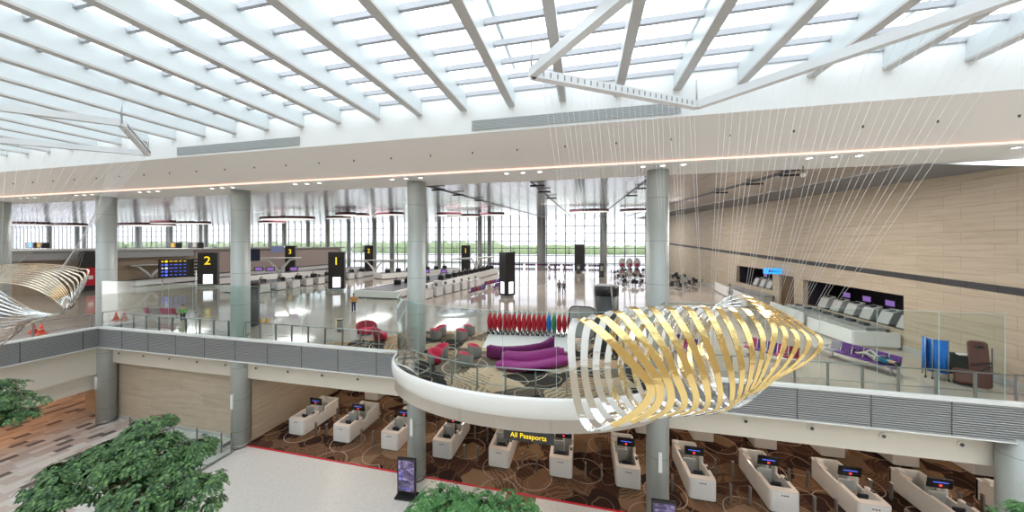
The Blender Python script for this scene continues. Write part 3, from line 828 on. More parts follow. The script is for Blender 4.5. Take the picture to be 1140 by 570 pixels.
sculpture(K, 'above the gold sculpture', 16, 'large hanging sculpture of twisting gold and mirror ribbons in front of the curved balcony', .235, M['gold'], M['chrome'], (0,5.2),
          Vector((CS,SN,0)), [A1,B1,E1,F1], [(tuple(Vector(A1).lerp(Vector(B1),.05)),tuple(Vector(A1).lerp(Vector(B1),.98)),0,7,0,0,26),(tuple(Vector(B1).lerp(Vector(E1),.08)),tuple(mid),6.6,15,.6,2.6,28)], (.45,.55))
K = {0:[(98,305,14),(88,299,14.3),(62,295,14.8),(20,294,15.2),(-30,300,15.4),(-52,300,15.1),(-25,308,14.6),(6,328,14.2),(42,347,14),(76,346,13.9)],
     6:[(76,328,13.7),(64,312,13.9),(44,303,14.3),(10,303,14.8),(-30,312,15.1),(-52,325,14.8),(-25,345,14.4),(6,354,14),(42,353,13.8),(75,346,13.7)],
     13:[(62,335,13.3),(47,325,13.4),(24,317,13.7),(-4,315,14.2),(-40,325,14.6),(-58,365,14.6),(-28,405,14.1),(2,384,13.7),(36,359,13.4),(70,347,13.3)]}
A2, B2, E2, F2 = (-18.6,9.2,FZ), (-23.4,12.6,FZ), (-31,6.6,FZ), (-24,4.2,FZ)
sculpture(K, 'over the bridge', 14, 'hanging sculpture of pale champagne ribbons floating before the bridge handrail', .055, M['champagne'], M['chrome'], (-1,4.5),
          Vector((CS,SN,0)), [A2,B2,E2,F2], [(A2,B2,0,13,1,1,14),(B2,tuple(Vector(B2).lerp(Vector(E2),.6)),0,13,3,3,14)], (.1,.3))

# ================================================================== LOUNGE FURNITURE
def make_tub():
    t = thing('tub_chair', 'x', 'armchair')
    n = 20; R, r = .37, .25; prof = []
    mb = MB()   # curved shell, open to the front (-Y)
    for z0, z1, hi in ((0,.4,0),):
        pass
    pts_o, pts_i = [], []
    for i in range(n+1):
        a = math.radians(-60)+math.radians(300)*i/n
        pts_o.append((R*math.cos(a), R*math.sin(a))); pts_i.append((r*math.cos(a), r*math.sin(a)))
    hts = [.50+.22*math.sin(PI*i/n)**.7 for i in range(n+1)]
    a = mb.add([(x,y,.06) for x,y in pts_o]); b = mb.add([(x*1.06,y*1.06,h) for (x,y),h in zip(pts_o,hts)])
    c = mb.add([(x,y,h) for (x,y),h in zip(pts_i,hts)]); d = mb.add([(x,y,.38) for x,y in pts_i])
    for i in range(n): mb.cur = 0; mb.face((a+i,a+i+1,b+i+1,b+i), True)
    for i in range(n):
        mb.cur = 1; mb.face((b+i,b+i+1,c+i+1,c+i), True); mb.face((c+i,c+i+1,d+i+1,d+i), True)
    mb.cur = 0; mb.face((a,b,c,d)); mb.face((a+n,d+n,c+n,b+n))
    mb.build('shell', [M['tubgrey'],M['redlip']], t)
    MB().lathe([(.30,.06),(.31,.36),(.29,.42),(0,.44)], 20).build('seat', M['redlip'], t)
    MB().lathe([(.26,0),(.26,.06)], 20).build('base', M['black'], t)
    return t
tub = make_tub(); first = True
for px_, py_, rot, w in [(485.5,378,2.2,'grey tub armchair with crimson seat, lower of the rear pair by the balcony tip column'),(490.5,374,-1.2,'grey tub armchair with crimson seat, upper of the rear pair by the balcony tip column'),
        (514.5,378.5,2.0,'grey tub armchair with crimson seat turned aside behind the lounge, nearer the column'),(523,373,2.4,'grey tub armchair with crimson seat turned aside behind the lounge, nearer the folded strollers'),
        (484.5,404.5,.9,'grey tub armchair with crimson seat, lower of the near pair beside the balcony column'),(491.5,398.5,-.6,'grey tub armchair with crimson seat, upper of the near pair beside the balcony column'),
        (519,407.5,2.6,'grey tub armchair with crimson seat, nearest the balcony handrail beside the purple sofas'),(528.5,397.5,2.3,'grey tub armchair with crimson seat between the strollers and the chair nearest the handrail')]:
    p = on_floor(px_, py_); o = tub if first else dup(tub); first = False
    o.location = (p[0],p[1],.012); o.rotation_euler = (0,0,rot); o['label'] = w; o['group'] = 'grey and crimson tub armchairs'
def wing_chair(px_, py_, rz, lab):
    p = on_floor(px_, py_); t = thing('lounge_armchair', lab, 'armchair', (*p,.012), rz)
    mb = MB(); n = 14                                   # sweeping back shell
    a, b, c, d = [], [], [], []
    for i in range(n+1):
        q = math.radians(-20)+math.radians(220)*i/n; ht = .42+.45*math.sin(PI*i/n)
        a.append((.62*math.cos(q),.42*math.sin(q),.1)); b.append((.70*math.cos(q),.50*math.sin(q)+.05,ht)); c.append((.60*math.cos(q),.40*math.sin(q)+.03,ht-.01)); d.append((.5*math.cos(q),.32*math.sin(q),.34))
    A = [mb.add(k) for k in (a,b,c,d)]
    for r0, r1 in zip(A, A[1:]):
        for i in range(n): mb.face((r0+i,r0+i+1,r1+i+1,r1+i), True)
    mb.face((A[0],A[1],A[2],A[3])); mb.face((A[0]+n,A[3]+n,A[2]+n,A[1]+n)); mb.build('back_shell', M['darkred'], t)
    MB().lathe([(.56,.1),(.58,.34),(.54,.42),(0,.44)], 24, (0,-.02,0), .66).build('seat', M['redlip'], t)
    for sx in (-.4,.4):
        for sy in (-.22,.22): MB().tube([(sx,sy,0),(sx*.9,sy*.9,.12)], .02, 6).build('leg', M['steel'], t)
wing_chair(408.5,372,1.0,'deep red lounge armchair on the carpet, farther from the balcony rim')
wing_chair(424,378,2.3,'deep red lounge armchair turned sideways, nearer the balcony tip column')
def sofa(lab, path, mseat, mback, flip, hb, raise_end=None):
    """curved sofa following a floor path; back rises on one side"""
    P = [Vector((*p,0)) for p in path]; Q = []
    for i in range(len(P)-1):
        p0 = P[max(i-1,0)]; p3 = P[min(i+2,len(P)-1)]
        for j in range(6):
            t_ = j/6; t2 = t_*t_; t3 = t2*t_
            Q.append((p0*(-t3+2*t2-t_)+P[i]*(3*t3-5*t2+2)+P[i+1]*(-3*t3+4*t2+t_)+p3*(t3-t2))*.5)
    Q.append(P[-1]); o = Q[0]; n = len(Q)
    t = thing('curved_sofa', lab, 'sofa', (o.x,o.y,.012))
    def sweep(prof, m, name, endscale=True):
        mb = MB(); rows = []
        for i, q in enumerate(Q):
            d = (Q[min(i+1,n-1)]-Q[max(i-1,0)]).normalized(); nn = Vector((-d.y,d.x,0))*flip
            u = i/(n-1); k = 1-(.0 if .06 < u < .94 else .12)
            up = 1.0 if raise_end is None else 1+raise_end*max(0,(u-.75)/.25)**1.5
            rows.append(mb.add([q-o+nn*a*k+Vector((0,0,z*(up if z > .5 else 1)*k)) for a, z in prof]))
        m_ = len(prof)
        for r0, r1 in zip(rows, rows[1:]):
            for j in range(m_): mb.face((r0+j, r0+(j+1)%m_, r1+(j+1)%m_, r1+j), True)
        mb.face([rows[0]+j for j in range(m_)]); mb.face([rows[-1]+j for j in range(m_)][::-1])
        mb.build(name, m, t)
    sweep([(-.42,.12),(-.44,.30),(-.38,.42),(0,.44),(.3,.42),(.3,.12)], mseat, 'seat')
    sweep([(.18,.14),(.16,.42),(.20,.6),(.26,hb),(.36,hb+.03),(.44,hb-.03),(.42,.6),(.40,.14)], mback, 'backrest')
    for u in (.06,.5,.94):
        q = Q[int(u*(n-1))]-o; MB().tube([(q.x,q.y,0),(q.x,q.y,.14)], .03, 8).build('leg', M['steel'], t)
f = on_floor
sofa('glossy magenta curved sofa with its seat toward the balcony rim', [f(556,409.5),f(572,412.5),f(592,412.5),f(612,409),f(631,404)], M['magenta'], M['magenta'], 1, .78)
sofa('dark plum curved sofa standing back to back behind the magenta sofa', [f(546,398),f(560,400.5),f(580,399.5),f(598,396.5),f(613,393.5)], M['plum'], M['plum'], -1, .80, .5)
# stroller dock
c0, c1, c2, c3 = f(537,387.5), f(637,392), f(637,379.5), f(545,376)
mb = MB(); k = mb.add([(*c0,.05),(*c1,.05),(*c2,.42),(*c3,.42),(*c0,0),(*c1,0),(*c2,0),(*c3,0)])
for q in ((0,1,2,3),(7,6,5,4),(0,4,5,1),(1,5,6,2),(2,6,7,3),(3,7,4,0)): mb.face([k+j for j in q])
t = tag(mb.build('stroller_dock', M['white'], None, .02), 'sloping white platform on the carpet holding the row of folded strollers', 'platform')
def make_stroller():
    t = thing('folded_stroller', 'x', 'stroller')
    mb = MB()       # folded red fabric body, a tall thin sagging slab
    rows = []
    for z, w, d in ((.22,.07,.22),(.42,.14,.34),(.75,.165,.40),(1.05,.13,.34),(1.32,.06,.16)):
        rows.append(mb.add([(w*math.cos(2*PI*j/10), d*.5*math.sin(2*PI*j/10)+.04*math.sin(z*5), z) for j in range(10)]))
    for r0, r1 in zip(rows, rows[1:]):
        for j in range(10): mb.face((r0+j, r0+(j+1)%10, r1+(j+1)%10, r1+j), True)
    mb.face([rows[0]+j for j in range(10)][::-1]); mb.face([rows[-1]+j for j in range(10)])
    body = mb.build('fabric_body', M['red'], t)
    for s in (-1,1):
        MB().tube([(s*.06,-.2,.1),(s*.06,.05,.8),(s*.06,.10,1.35),(s*.05,.02,1.55),(s*.04,-.06,1.53)], .018, 6).build('frame_tube', M['greypost'], t)
        for yy in (-.2,.22):
            w = MB().tube([(s*.06-.02,yy,.09),(s*.06+.02,yy,.09)], .085, 12); w.build('wheel', M['black'], t)
        MB().tube([(s*.06,.22,.1),(s*.06,-.08,.95)], .015, 6).build('strut', M['greypost'], t)
    MB().box((0,0,1.16),(.16,.2,.05)).build('strap', M['dark'], t)
    return t
st = make_stroller(); N = 17
for i in range(N):
    u = i/(N-1); a = Vector((*c3,0)).lerp(Vector((*c2,0)), .02+.95*u); 
    lab = 'folded red stroller, %s in the dock row from the tub armchairs' % ORD[i]
    o = st if i == 0 else dup(st)
    if i in (12,13):
        m_ = M['orange'] if i == 11 else (M['green'] if i == 13 else M['blue'])
        for ch in o.children:
            if ch.name.startswith('fabric_body'): ch.data = ch.data.copy(); ch.data.materials[0] = m_
        lab = 'folded stroller with %s fabric standing among the red ones in the dock' % ('green' if i == 13 else 'blue')
    o.location = (a.x, a.y-.28, .36); o.rotation_euler = (0,0,-.22+random.uniform(-.12,.12)); o['label'] = lab; o['group'] = 'folded strollers in the dock'
# board with rounded rim beside the strollers
p = f(648,384); t = thing('notice_board', 'pale freestanding board with a rounded dark rim beside the strollers', 'board', (*p,.012), -.1)
n = 8; w, hh, r = .78, 2.35, .35; rim = []
for cx, cz, a0 in ((w-r,hh-r,0),(-w+r,hh-r,90),(-w+r,.45+r,180),(w-r,.45+r,270)):
    for i in range(n+1): a = math.radians(a0+90*i/n); rim.append((cx+r*math.cos(a),0,cz+r*math.sin(a)))
MB().tube(rim, .035, 8, True).build('rim', M['dark'], t)
mb = MB(); a = mb.add([(x,-.012,z) for x,y,z in rim]); b = mb.add([(x,.012,z) for x,y,z in rim]); m_ = len(rim)
mb.face([a+i for i in range(m_)]); mb.face([b+i for i in range(m_)][::-1])
for i in range(m_): mb.face((a+i,b+i,b+(i+1)%m_,a+(i+1)%m_))
mb.build('board_face', M['greypanel'], t)
for sx in (-.5,.5): MB().tube([(sx,-.25,0),(sx,0,.1),(sx,0,.5)], .025, 6).build('foot', M['steel'], t)
p = f(645.5,391); t = thing('small_notice', 'small white notice card on a thin stand beside the stroller dock', 'sign', (*p,.012))
MB().tube([(0,0,0),(0,0,.25)], .02, 6).build('stem', M['steel'], t); MB().box((0,0,.38),(.3,.02,.36)).build('card', M['white'], t); MB().lathe([(.12,0),(.12,.02)],12).build('base', M['steel'], t)
# dark drums
for px_, py_, lab, hh in ((675,391,'tall dark grey round drum behind the gold sculpture with a pale top',3.8),(276.5,364.5,'tall dark grey round drum half hidden behind the column at the stone wall corner',3.5)):
    p = f(px_,py_); t = thing('drum_totem', lab, 'totem', (*p,0))
    MB().lathe([(.66,.12),(.68,.2),(.68,hh-.5)], 32).build('body', M['dark'], t)
    MB().lathe([(.70,hh-.5),(.70,hh),(.62,hh+.03)], 32).build('collar', M['black'], t)
    MB().lathe([(.62,hh+.03),(0,hh+.05)], 32).build('top_cap', M['greypanel'], t)
    MB().lathe([(.58,0),(.58,.12)], 24).build('base', M['steel'], t)

# ================================================================== BENCHES
def bench(lab, a, b, cols, rz_flip=1, n=None):
    a = Vector((*a,0)); b = Vector((*b,0)); d = b-a; L = d.length; n = len(cols); ang = math.atan2(d.y,d.x)
    t = thing('bench_seating', lab, 'bench', a, ang)
    s = L/n; q = rz_flip
    MB().bar((0,0,.34),(L,0,.34),.06,.06).build('beam_rail', M['steel'], t)
    for i, c in enumerate(cols):
        x = s*(i+.5)
        MB().box((x,-.04*q,.42),(s*.9,.46,.07)).build('seat', M[c], t, .03)
        MB().box((x,.24*q,.68),(s*.9,.06,.50),0,-.22*q).build('backrest', M[c], t, .03)
    for x in (s*.5,L-s*.5):
        MB().bar((x,-.25,.03),(x,.25,.03),.05,.04).bar((x,0,.03),(x,0,.34),.05,.05).build('leg', M['steel'], t)
    for i in range(0, n+1, 2):
        MB().bar((s*i,-.2*q,.60),(s*i,.18*q,.60),.04,.03).bar((s*i,.0,.36),(s*i,0,.6),.03,.03).build('armrest', M['steel'], t)
    return t
bench('purple waiting bench with a grey end seat and a man asleep on it', f(921,396), f(1000,420), ['greyseat','purple','purple','purple','purple','purple'], 1)
bench('waiting bench of pink and purple seats behind the tip of the gold sculpture', f(830,393), f(888,409), ['pinkseat','purple','purple','pinkseat','darkred'], 1)
bench('waiting bench of purple and pink seats seen through the gold ribbons', f(749,389), f(786,402), ['purple','pinkseat','purple','pinkseat'], 1)
bench('waiting bench of grey and pink seats on the gallery near the bridge corner', f(164,353.5), f(200,355), ['pinkseat','greyseat','greyseat','pinkseat','pinkseat','darkred'], -1)
for i, (a_, b_, w) in enumerate(((f(522,329.5),f(539,325),'in front of the check-in desks'),(f(537,321),f(556,316),'between the desks and the black square totem'),(f(549,323),f(559,320.5),'short one behind the black square totem'))):
    bench('dark purple and red waiting bench '+w, a_, b_, ['purple','darkred','purple','purple'] if i < 2 else ['purple','darkred'], -1)

# ================================================================== PEOPLE
def skin_mesh(name, verts, edges, radii, m, parent, sub=1):
    me = bpy.data.meshes.new(name); me.from_pydata(verts, edges, []); me.materials.append(m)
    o = bpy.data.objects.new(name, me); C.objects.link(o); o.parent = parent
    k = o.modifiers.new('skin','SKIN'); k.use_smooth_shade = True
    for v, r in zip(me.skin_vertices[0].data, radii): v.radius = r if isinstance(r, tuple) else (r,r)
    me.skin_vertices[0].data[0].use_root = True
    s = o.modifiers.new('sub','SUBSURF'); s.levels = sub; s.render_levels = sub
    return o
def person(lab, loc, rz, shirt, trousers, pose='stand', hscale=1.0, tilt=None):
    t = thing('person', lab, 'person', loc, rz); t.scale = (hscale,)*3
    if tilt: t.rotation_euler = tilt
    st_ = .13 if pose == 'walk' else 0
    J = {'pel':(0,0,.95),'sp':(0,0,1.15),'ch':(0,-.01,1.35),'nk':(0,-.01,1.48),'hd':(0,-.03,1.58),'ht':(0,-.02,1.68),
         'ls':(-.18,0,1.42),'le':(-.25,.02,1.14),'lh':(-.24,-.08,.90),'lf':(-.24,-.11,.80),'rs':(.18,0,1.42),'re':(.25,.02,1.14),'rh':(.24,-.08,.90),'rf':(.24,-.11,.80),
         'lhp':(-.09,0,.90),'lk':(-.10,-st_*1.2,.50),'la':(-.10,-st_*.6,.09),'lt':(-.10,-st_*.6-.17,.04),'rhp':(.09,0,.90),'rk':(.10,st_*.6,.50),'ra':(.10,st_*1.9,.11),'rt':(.10,st_*1.9-.16,.04)}
    if pose == 'lie':
        J.update({'le':(-.24,-.14,1.18),'lh':(-.06,-.20,1.16),'lf':(.02,-.21,1.16),'re':(.24,-.14,1.18),'rh':(.06,-.21,1.12),'rf':(-.02,-.22,1.12),
                  'lk':(-.12,-.30,.62),'la':(-.12,-.02,.28),'lt':(-.12,-.16,.18),'rk':(.12,-.16,.56),'ra':(.14,-.02,.18),'rt':(.14,-.16,.10)})
    def chain(names): return names
    names = list(J); idx = {k: i for i, k in enumerate(names)}
    E = [('pel','sp'),('sp','ch'),('ch','nk'),('nk','hd'),('hd','ht'),('ch','ls'),('ls','le'),('le','lh'),('lh','lf'),('ch','rs'),('rs','re'),('re','rh'),('rh','rf'),
         ('pel','lhp'),('lhp','lk'),('lk','la'),('la','lt'),('pel','rhp'),('rhp','rk'),('rk','ra'),('ra','rt')]
    R = {'pel':(.14,.10),'sp':(.12,.09),'ch':(.14,.10),'nk':.055,'hd':.095,'ht':.075,'ls':.06,'le':.042,'lh':.03,'lf':.03,'rs':.06,'re':.042,'rh':.03,'rf':.03,
         'lhp':.09,'lk':.06,'la':.04,'lt':.035,'rhp':.09,'rk':.06,'ra':.04,'rt':.035}
    skin_mesh('body', [J[k] for k in names], [(idx[a],idx[b]) for a,b in E], [R[k] for k in names], M['skin'], t)
    sub = ['sp','pel','ch','ls','le','rs','re','lh','rh']; ii = {k:i for i,k in enumerate(sub)}
    lp = {k: Vector(J[k]) for k in sub}; lp['lh'] = lp['le'].lerp(lp['lh'],.85); lp['rh'] = lp['re'].lerp(lp['rh'],.85)
    skin_mesh('shirt', [lp[k] for k in sub], [(ii[a],ii[b]) for a,b in (('pel','sp'),('sp','ch'),('ch','ls'),('ls','le'),('le','lh'),('ch','rs'),('rs','re'),('re','rh'))],
              [(.15,.115),(.155,.125),(.165,.12),.075,.056,.075,.056,.045,.045], shirt, t)
    sub = ['pel','lhp','lk','la','rhp','rk','ra']; ii = {k:i for i,k in enumerate(sub)}
    skin_mesh('trousers', [J[k] for k in sub], [(ii[a],ii[b]) for a,b in (('pel','lhp'),('lhp','lk'),('lk','la'),('pel','rhp'),('rhp','rk'),('rk','ra'))],
              [(.15,.115),.10,.075,.06,.10,.075,.06], trousers, t)
    MB().ball((0,.0,1.655),(.098,.112,.10),12,8).build('hair', M['hair'], t)
    for s in ('lt','rt'):
        x, y, z = J[s]; MB().ball((x,y+.02,z+.01),(.05,.13,.05),10,6).build('shoe', M['black'], t)
    return t
def stand(px_, py_, *a, **k): p = f(px_,py_); return (*p, 0)
person('person in an orange jacket and dark trousers standing alone on the shiny floor', stand(393.7,348), 0.5, M['orangeshirt'], M['navy'])
person('person in dark clothes walking, member of the couple nearer the black square totem', stand(622.6,327.5), .2, M['navy'], M['black'], 'walk')
person('person in a dark top, member of the walking couple nearer the round drum', stand(627.8,327.5), -.3, M['dark'], M['navy'], 'walk', .95)
person('person in pale clothes walking past the white barrier by the stone wall', stand(812.3,334), 1.2, M['khaki'], M['greypost'], 'walk')
person('person in black standing between the two white totems at the stone wall', stand(784,311.5), 0, M['black'], M['black'])
for i, (a_, b_) in enumerate(((611.5,303.5),(618,302.5),(628.5,302.5))):
    person('tiny distant person in dark clothes near the far glass wall, %s from the twin columns' % ORD[i], stand(a_,b_), i, M['navy'], M['black'], 'walk')
# man asleep on the bench: the bench runs from (13.1,21) to (14.3,18)
pa, pb = Vector((*f(921,396),0)), Vector((*f(1000,420),0)); d = (pb-pa).normalized(); q = pa.lerp(pb,.42)
ang = math.atan2(d.y,d.x)
person('man in a teal shirt and pale trousers asleep lying on the purple bench', (q.x,q.y,.60), 0, M['teal'], M['khaki'], 'lie', 1.0,
       (Matrix.Rotation(ang-PI/2,3,'Z') @ Matrix.Rotation(-PI/2+.0,3,'X')).to_euler())
p = f(203.5,356); person('person in a bright green top at the end of the grey and pink bench', (p[0],p[1],-.38), 1.2, M['greencloth'], M['black'], 'walk', .95)

# ================================================================== STONE WALL ITEMS
# folding blue screen
p = f(1041,420.5); t = thing('folding_screen', 'bright blue cloth folding screen on a metal frame standing by the stone wall', 'screen', (*p,0), -.2)
for i, (a_, b_) in enumerate((((-.36,-.1),(-.28,.25)),((-.28,.25),(-.22,-.25)),((-.22,-.25),(.24,-.32)))):
    A_, B_ = Vector((*a_,0)), Vector((*b_,0))
    fr = MB().tube([A_+Vector((0,0,.08)),A_+Vector((0,0,1.88)),B_+Vector((0,0,1.88)),B_+Vector((0,0,.08))], .02, 6).tube([A_+Vector((0,0,.28)),B_+Vector((0,0,.28))], .015, 6)
    fr.build('screen_frame', M['steel'], t)
    mb = MB(); n = 14; lo = mb.add([A_.lerp(B_,j/n)+Vector((.02*math.sin(j*2),.03*math.sin(j*1.7),.32)) for j in range(n+1)]); hi = mb.add([A_.lerp(B_,j/n)+Vector((0,.01*math.sin(j*1.7),1.82)) for j in range(n+1)])
    for j in range(n): mb.face((lo+j,lo+j+1,hi+j+1,hi+j), True)
    o = mb.build('cloth_panel', M['blue'], t); s_ = o.modifiers.new('s','SOLIDIFY'); s_.thickness = .01
for q_ in ((-.36,-.1),(-.22,-.25),(.24,-.32)):
    MB().ball((q_[0],q_[1],.045),.045,10,6).build('caster', M['black'], t)
p = f(1064,420); t = thing('folded_stretcher', 'dark olive covered folded stretcher leaning beside the blue screen', 'stretcher', (*p,0), -.35)
MB().box((0,.1,.62),(1.1,.45,1.0),0,-.25).build('cover', M['darkgreen'], t, .08)
MB().box((.35,-.1,1.12),(.7,.3,.06),.1).build('paper_stack', M['white'], t)
for sx in (-.6,.6): MB().tube([(sx-.04,-.1,.1),(sx+.04,-.1,.1)], .1, 12).build('wheel', M['black'], t)
p = f(1074,429); t = thing('massage_couch', 'low brown padded couch tipped on its side at the foot of the upright one', 'couch', (*p,0), -.5)
MB().box((0,0,.40),(.6,.25,.62),0,-.3).build('padding', M['brown'], t, .08); MB().box((0,.15,.10),(.55,.1,.2)).build('base', M['dark'], t)
p = f(1093,432); t = thing('massage_couch', 'upright reddish brown padded couch leaning on the stone wall with black straps', 'couch', (*p,0), -.35)
n = 8; pl = []; w, hh, r = .27, 1.95, .13
for cx, cz, a0 in ((w-r,hh-r,0),(-w+r,hh-r,90),(-w+r,r,180),(w-r,r,270)):
    for i in range(n+1): a = math.radians(a0+90*i/n); pl.append((cx+r*math.cos(a),cz+r*math.sin(a)))
mb = MB(); lo = mb.add([(x,z*.15-.05,z) for x,z in pl]); hi = mb.add([(x,z*.15+.09,z) for x,z in pl]); m_ = len(pl)
mb.face([lo+i for i in range(m_)]); mb.face([hi+i for i in range(m_)][::-1])
for i in range(m_): mb.face((lo+i,hi+i,hi+(i+1)%m_,lo+(i+1)%m_), True)
mb.build('padding', M['brown'], t, .02)
MB().bar((-.27,.0,.9),(.27,.06,1.1),.03,.07).bar((-.25,-.02,.5),(.25,.02,.95),.03,.05).build('strap', M['black'], t)
MB().tube([(-.1,.2,1.72),(.1,.2,1.72)], .05, 8).tube([(-.1,.14,1.72),(.1,.14,1.72)], .045, 8).build('handle', M['black'], t)
MB().tube([(.38,.25,0),(.40,.3,1.7)], .02, 6).build('support_pole', M['dark'], t)
struct('wall_low_parapet', MB().span(17.2,18.2,16.6,16.9,0,.62), M['stoneY'])
# interiors behind the openings
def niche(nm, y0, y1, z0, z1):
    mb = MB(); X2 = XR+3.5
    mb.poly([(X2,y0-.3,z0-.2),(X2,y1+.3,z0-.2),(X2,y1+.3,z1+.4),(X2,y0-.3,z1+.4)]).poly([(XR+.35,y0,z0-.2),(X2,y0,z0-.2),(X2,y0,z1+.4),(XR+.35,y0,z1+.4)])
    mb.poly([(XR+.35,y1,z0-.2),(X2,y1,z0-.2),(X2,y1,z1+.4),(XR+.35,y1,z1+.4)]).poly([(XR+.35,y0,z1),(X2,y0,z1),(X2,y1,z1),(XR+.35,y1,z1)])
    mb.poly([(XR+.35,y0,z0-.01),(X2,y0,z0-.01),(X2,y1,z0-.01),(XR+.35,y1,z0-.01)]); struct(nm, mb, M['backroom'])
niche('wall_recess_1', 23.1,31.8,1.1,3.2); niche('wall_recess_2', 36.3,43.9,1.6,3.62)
struct('door_1', MB().span(XR+.2,XR+.3,33.0,35.2,0,3.3), M['doorwood'])
def blob_monitor(lab, x, y, z, grp):
    t = thing('service_screen', lab, 'screen', (x,y,z), -PI/2, grp)
    MB().box((0,0,.28),(.75,.06,.45)).build('casing', M['black'], t, .01); MB().box((0,-.035,.28),(.66,.01,.36)).build('display', M['violet'], t); MB().box((0,.02,.03),(.3,.2,.05)).build('foot', M['dark'], t)
rnd = random.Random(5)
for i, y in enumerate((24.6,26.4,28.2,30.0)): blob_monitor('glowing violet screen in the long dark opening, %s from its near end' % ORD[i], XR+1.9, y, 1.95, None)
for i, y in enumerate((37.6,39.8,42)): blob_monitor('small violet screen in the farther dark opening, %s from the blue sign' % ORD[i], XR+2.2, y, 2.4, None)
mb0 = None
for y0, n_, w in ((23.9,6,'long dark opening'),(36.9,4,'farther dark opening')):
    for i in range(n_):
        y = y0+i*1.35
        if y < 24 or True:
            t = thing('service_machine', 'grey sloped machine behind the wall, %s in the %s' % (ORD[i], w), 'machine', (XR+.95,y,1.1 if y0 < 30 else 1.6))
            mb = MB(); k = mb.add([(a_*.4,b_*.42,z) for z, s_ in ((0,1),) for a_, b_ in ((-1,-1),(1,-1),(1,1),(-1,1))]+[(-.1,-.42,.75),(.4,-.42,.95),(.4,.42,.95),(-.1,.42,.75)])
            for q_ in ((3,2,1,0),(4,5,6,7),(0,1,5,4),(1,2,6,5),(2,3,7,6),(3,0,4,7)): mb.face([k+j for j in q_])
            mb.build('casing', M['greypanel'], t, .03); MB().box((.05,0,.9),(.3,.4,.08)).build('tray', M['dark'], t)
# grey ledge shelf and white barriers
def barrier(lab, pts, h=.85):
    t = thing('white_barrier', lab, 'barrier', (*pts[0],0)); o = Vector((*pts[0],0))
    for a_, b_ in zip(pts, pts[1:]):
        A_, B_ = Vector((*a_,0))-o, Vector((*b_,0))-o
        MB().bar(A_+Vector((0,0,h/2+.12)), B_+Vector((0,0,h/2+.12)), .12, h).build('panel', M['white'], t, .02)
    A_ = Vector((*pts[0],0))-o; B_ = Vector((*pts[-1],0))-o
    for p_ in [Vector((*q_,0))-o for q_ in pts]: MB().box((p_.x,p_.y,.06),(.1,.1,.12)).build('foot', M['greypost'], t)
barrier('angled white low barrier enclosing the counter below the long dark opening', [(18.1,23.2),(15.9,23.3),(15.75,27.0)])
barrier('white low barrier panel beside the brown doorway', [(16.4,28.6),(16.7,33.6)])
barrier('white low barrier below the farther dark opening', [(15.6,35.6),(17.0,47)], 1.1)
t = thing('service_counter', 'long grey service counter inside the white barrier along the stone wall', 'counter', (17.55,27.9,0))
MB().box((0,0,.5),(1.0,7.8,1.0)).build('body', M['greypanel'], t, .02); MB().box((0,0,1.03),(1.15,8.0,.07)).build('worktop', M['slat'], t, .01)
rows_ = MB()
for i in range(7): rows_.box((-.1,-3.2+i*1.05,1.15),(.3,.45,.16))
rows_.build('desk_device', M['dark'], t)
t = thing('service_counter', 'grey service counter under the farther dark opening', 'counter', (17.5,40,0))
MB().box((0,0,.55),(1.1,8,1.1)).build('body', M['greypanel'], t, .02); MB().box((0,0,1.13),(1.25,8.2,.07)).build('worktop', M['slat'], t, .01)
# blue sign
t = thing('projecting_sign', 'bright blue lit projecting sign above the brown doorway', 'sign', (17.55,34.9,3.35))
MB().box((0,0,.3),(1.55,.16,.52)).build('light_box', M['bluesign'], t)
mb = MB(); mb.tube([(-.30,-.1,.30),(-.30,-.085,.30)], .11, 10); mb.bar((-.12,-.09,.3),(-.02,-.09,.3),.02,.18); mb.bar((.12,-.09,.25),(.12,-.09,.36),.05,.02)
for i in range(4): mb.box((.16+i*.1,-.09,.27),(.05,.02,.08))
mb.build('pictogram', M['black'], t)
MB().box((.74,.1,.3),(.35,.1,.6)).build('wall_bracket', M['dark'], t)
for i, (px_, w) in enumerate(((779,'nearer the seating tables'),(793.5,'nearer the long opening'))):
    p = f(px_, 311); t = thing('white_totem', 'tall white lit display totem by the stone wall, '+w, 'totem', (*p,0), -.3)
    MB().box((0,0,1.75),(1.0,.25,3.3)).build('panel', M['screenlit'], t, .02); MB().box((0,0,.06),(1.2,.6,.12)).build('base', M['greypost'], t)
    MB().box((.62,.05,1.75),(.2,.4,3.3)).build('side_casing', M['dark'], t)

# ================================================================== HALL ITEMS
def sign_tower(px_, py_, zt, digit, lab, w=2.0, rz=0.0, screens=((0,-1),), lit=True, zc=None):
    p = f(px_,py_) if zc is None else tuple(at_depth(px_,272,zc))[:2]
    t = thing('sign_totem', lab, 'totem', (*p,0), rz)
    dpt = w if len(screens) > 1 else .7
    MB().box((0,0,.2+zt/2),(w,dpt,zt-.2)).build('body', M['black'], t, .04)
    MB().box((0,0,.15),(w*.8,dpt*.8,.3)).build('base', M['steel'], t)
    for sx, sy in screens:
        yo = -dpt/2-.012 if sy else 0; xo = (dpt/2+.012)*sx
        d = (w*.48,.02,1.35) if sy else (.02,w*.48,1.35)
        if lit: MB().box((xo+(w*.03 if sy else 0),yo,1.2),d).build('screen', M['screenlit'], t)
    if digit: text(digit, w*.75, M['yellowlit'], t, (0,-dpt/2-.02,zt-1.15), (PI/2,0,0), 'number')
    return t
yaw = lambda px_: -math.atan((px_-570)/F)+TH
sign_tower(232.3,319.6,4.95,'2','black totem with yellow number 2 and a white screen near the departure board',2.25,yaw(232)*.6)
sign_tower(375.2,324,5.1,'1','black totem with yellow number 1 and a white screen past the check-in desks',1.95,yaw(375)*.6)
sign_tower(411,0,5.9,'2','distant black totem with yellow number 2 before the far glass wall',1.75,yaw(411)*.6,lit=False,zc=68)
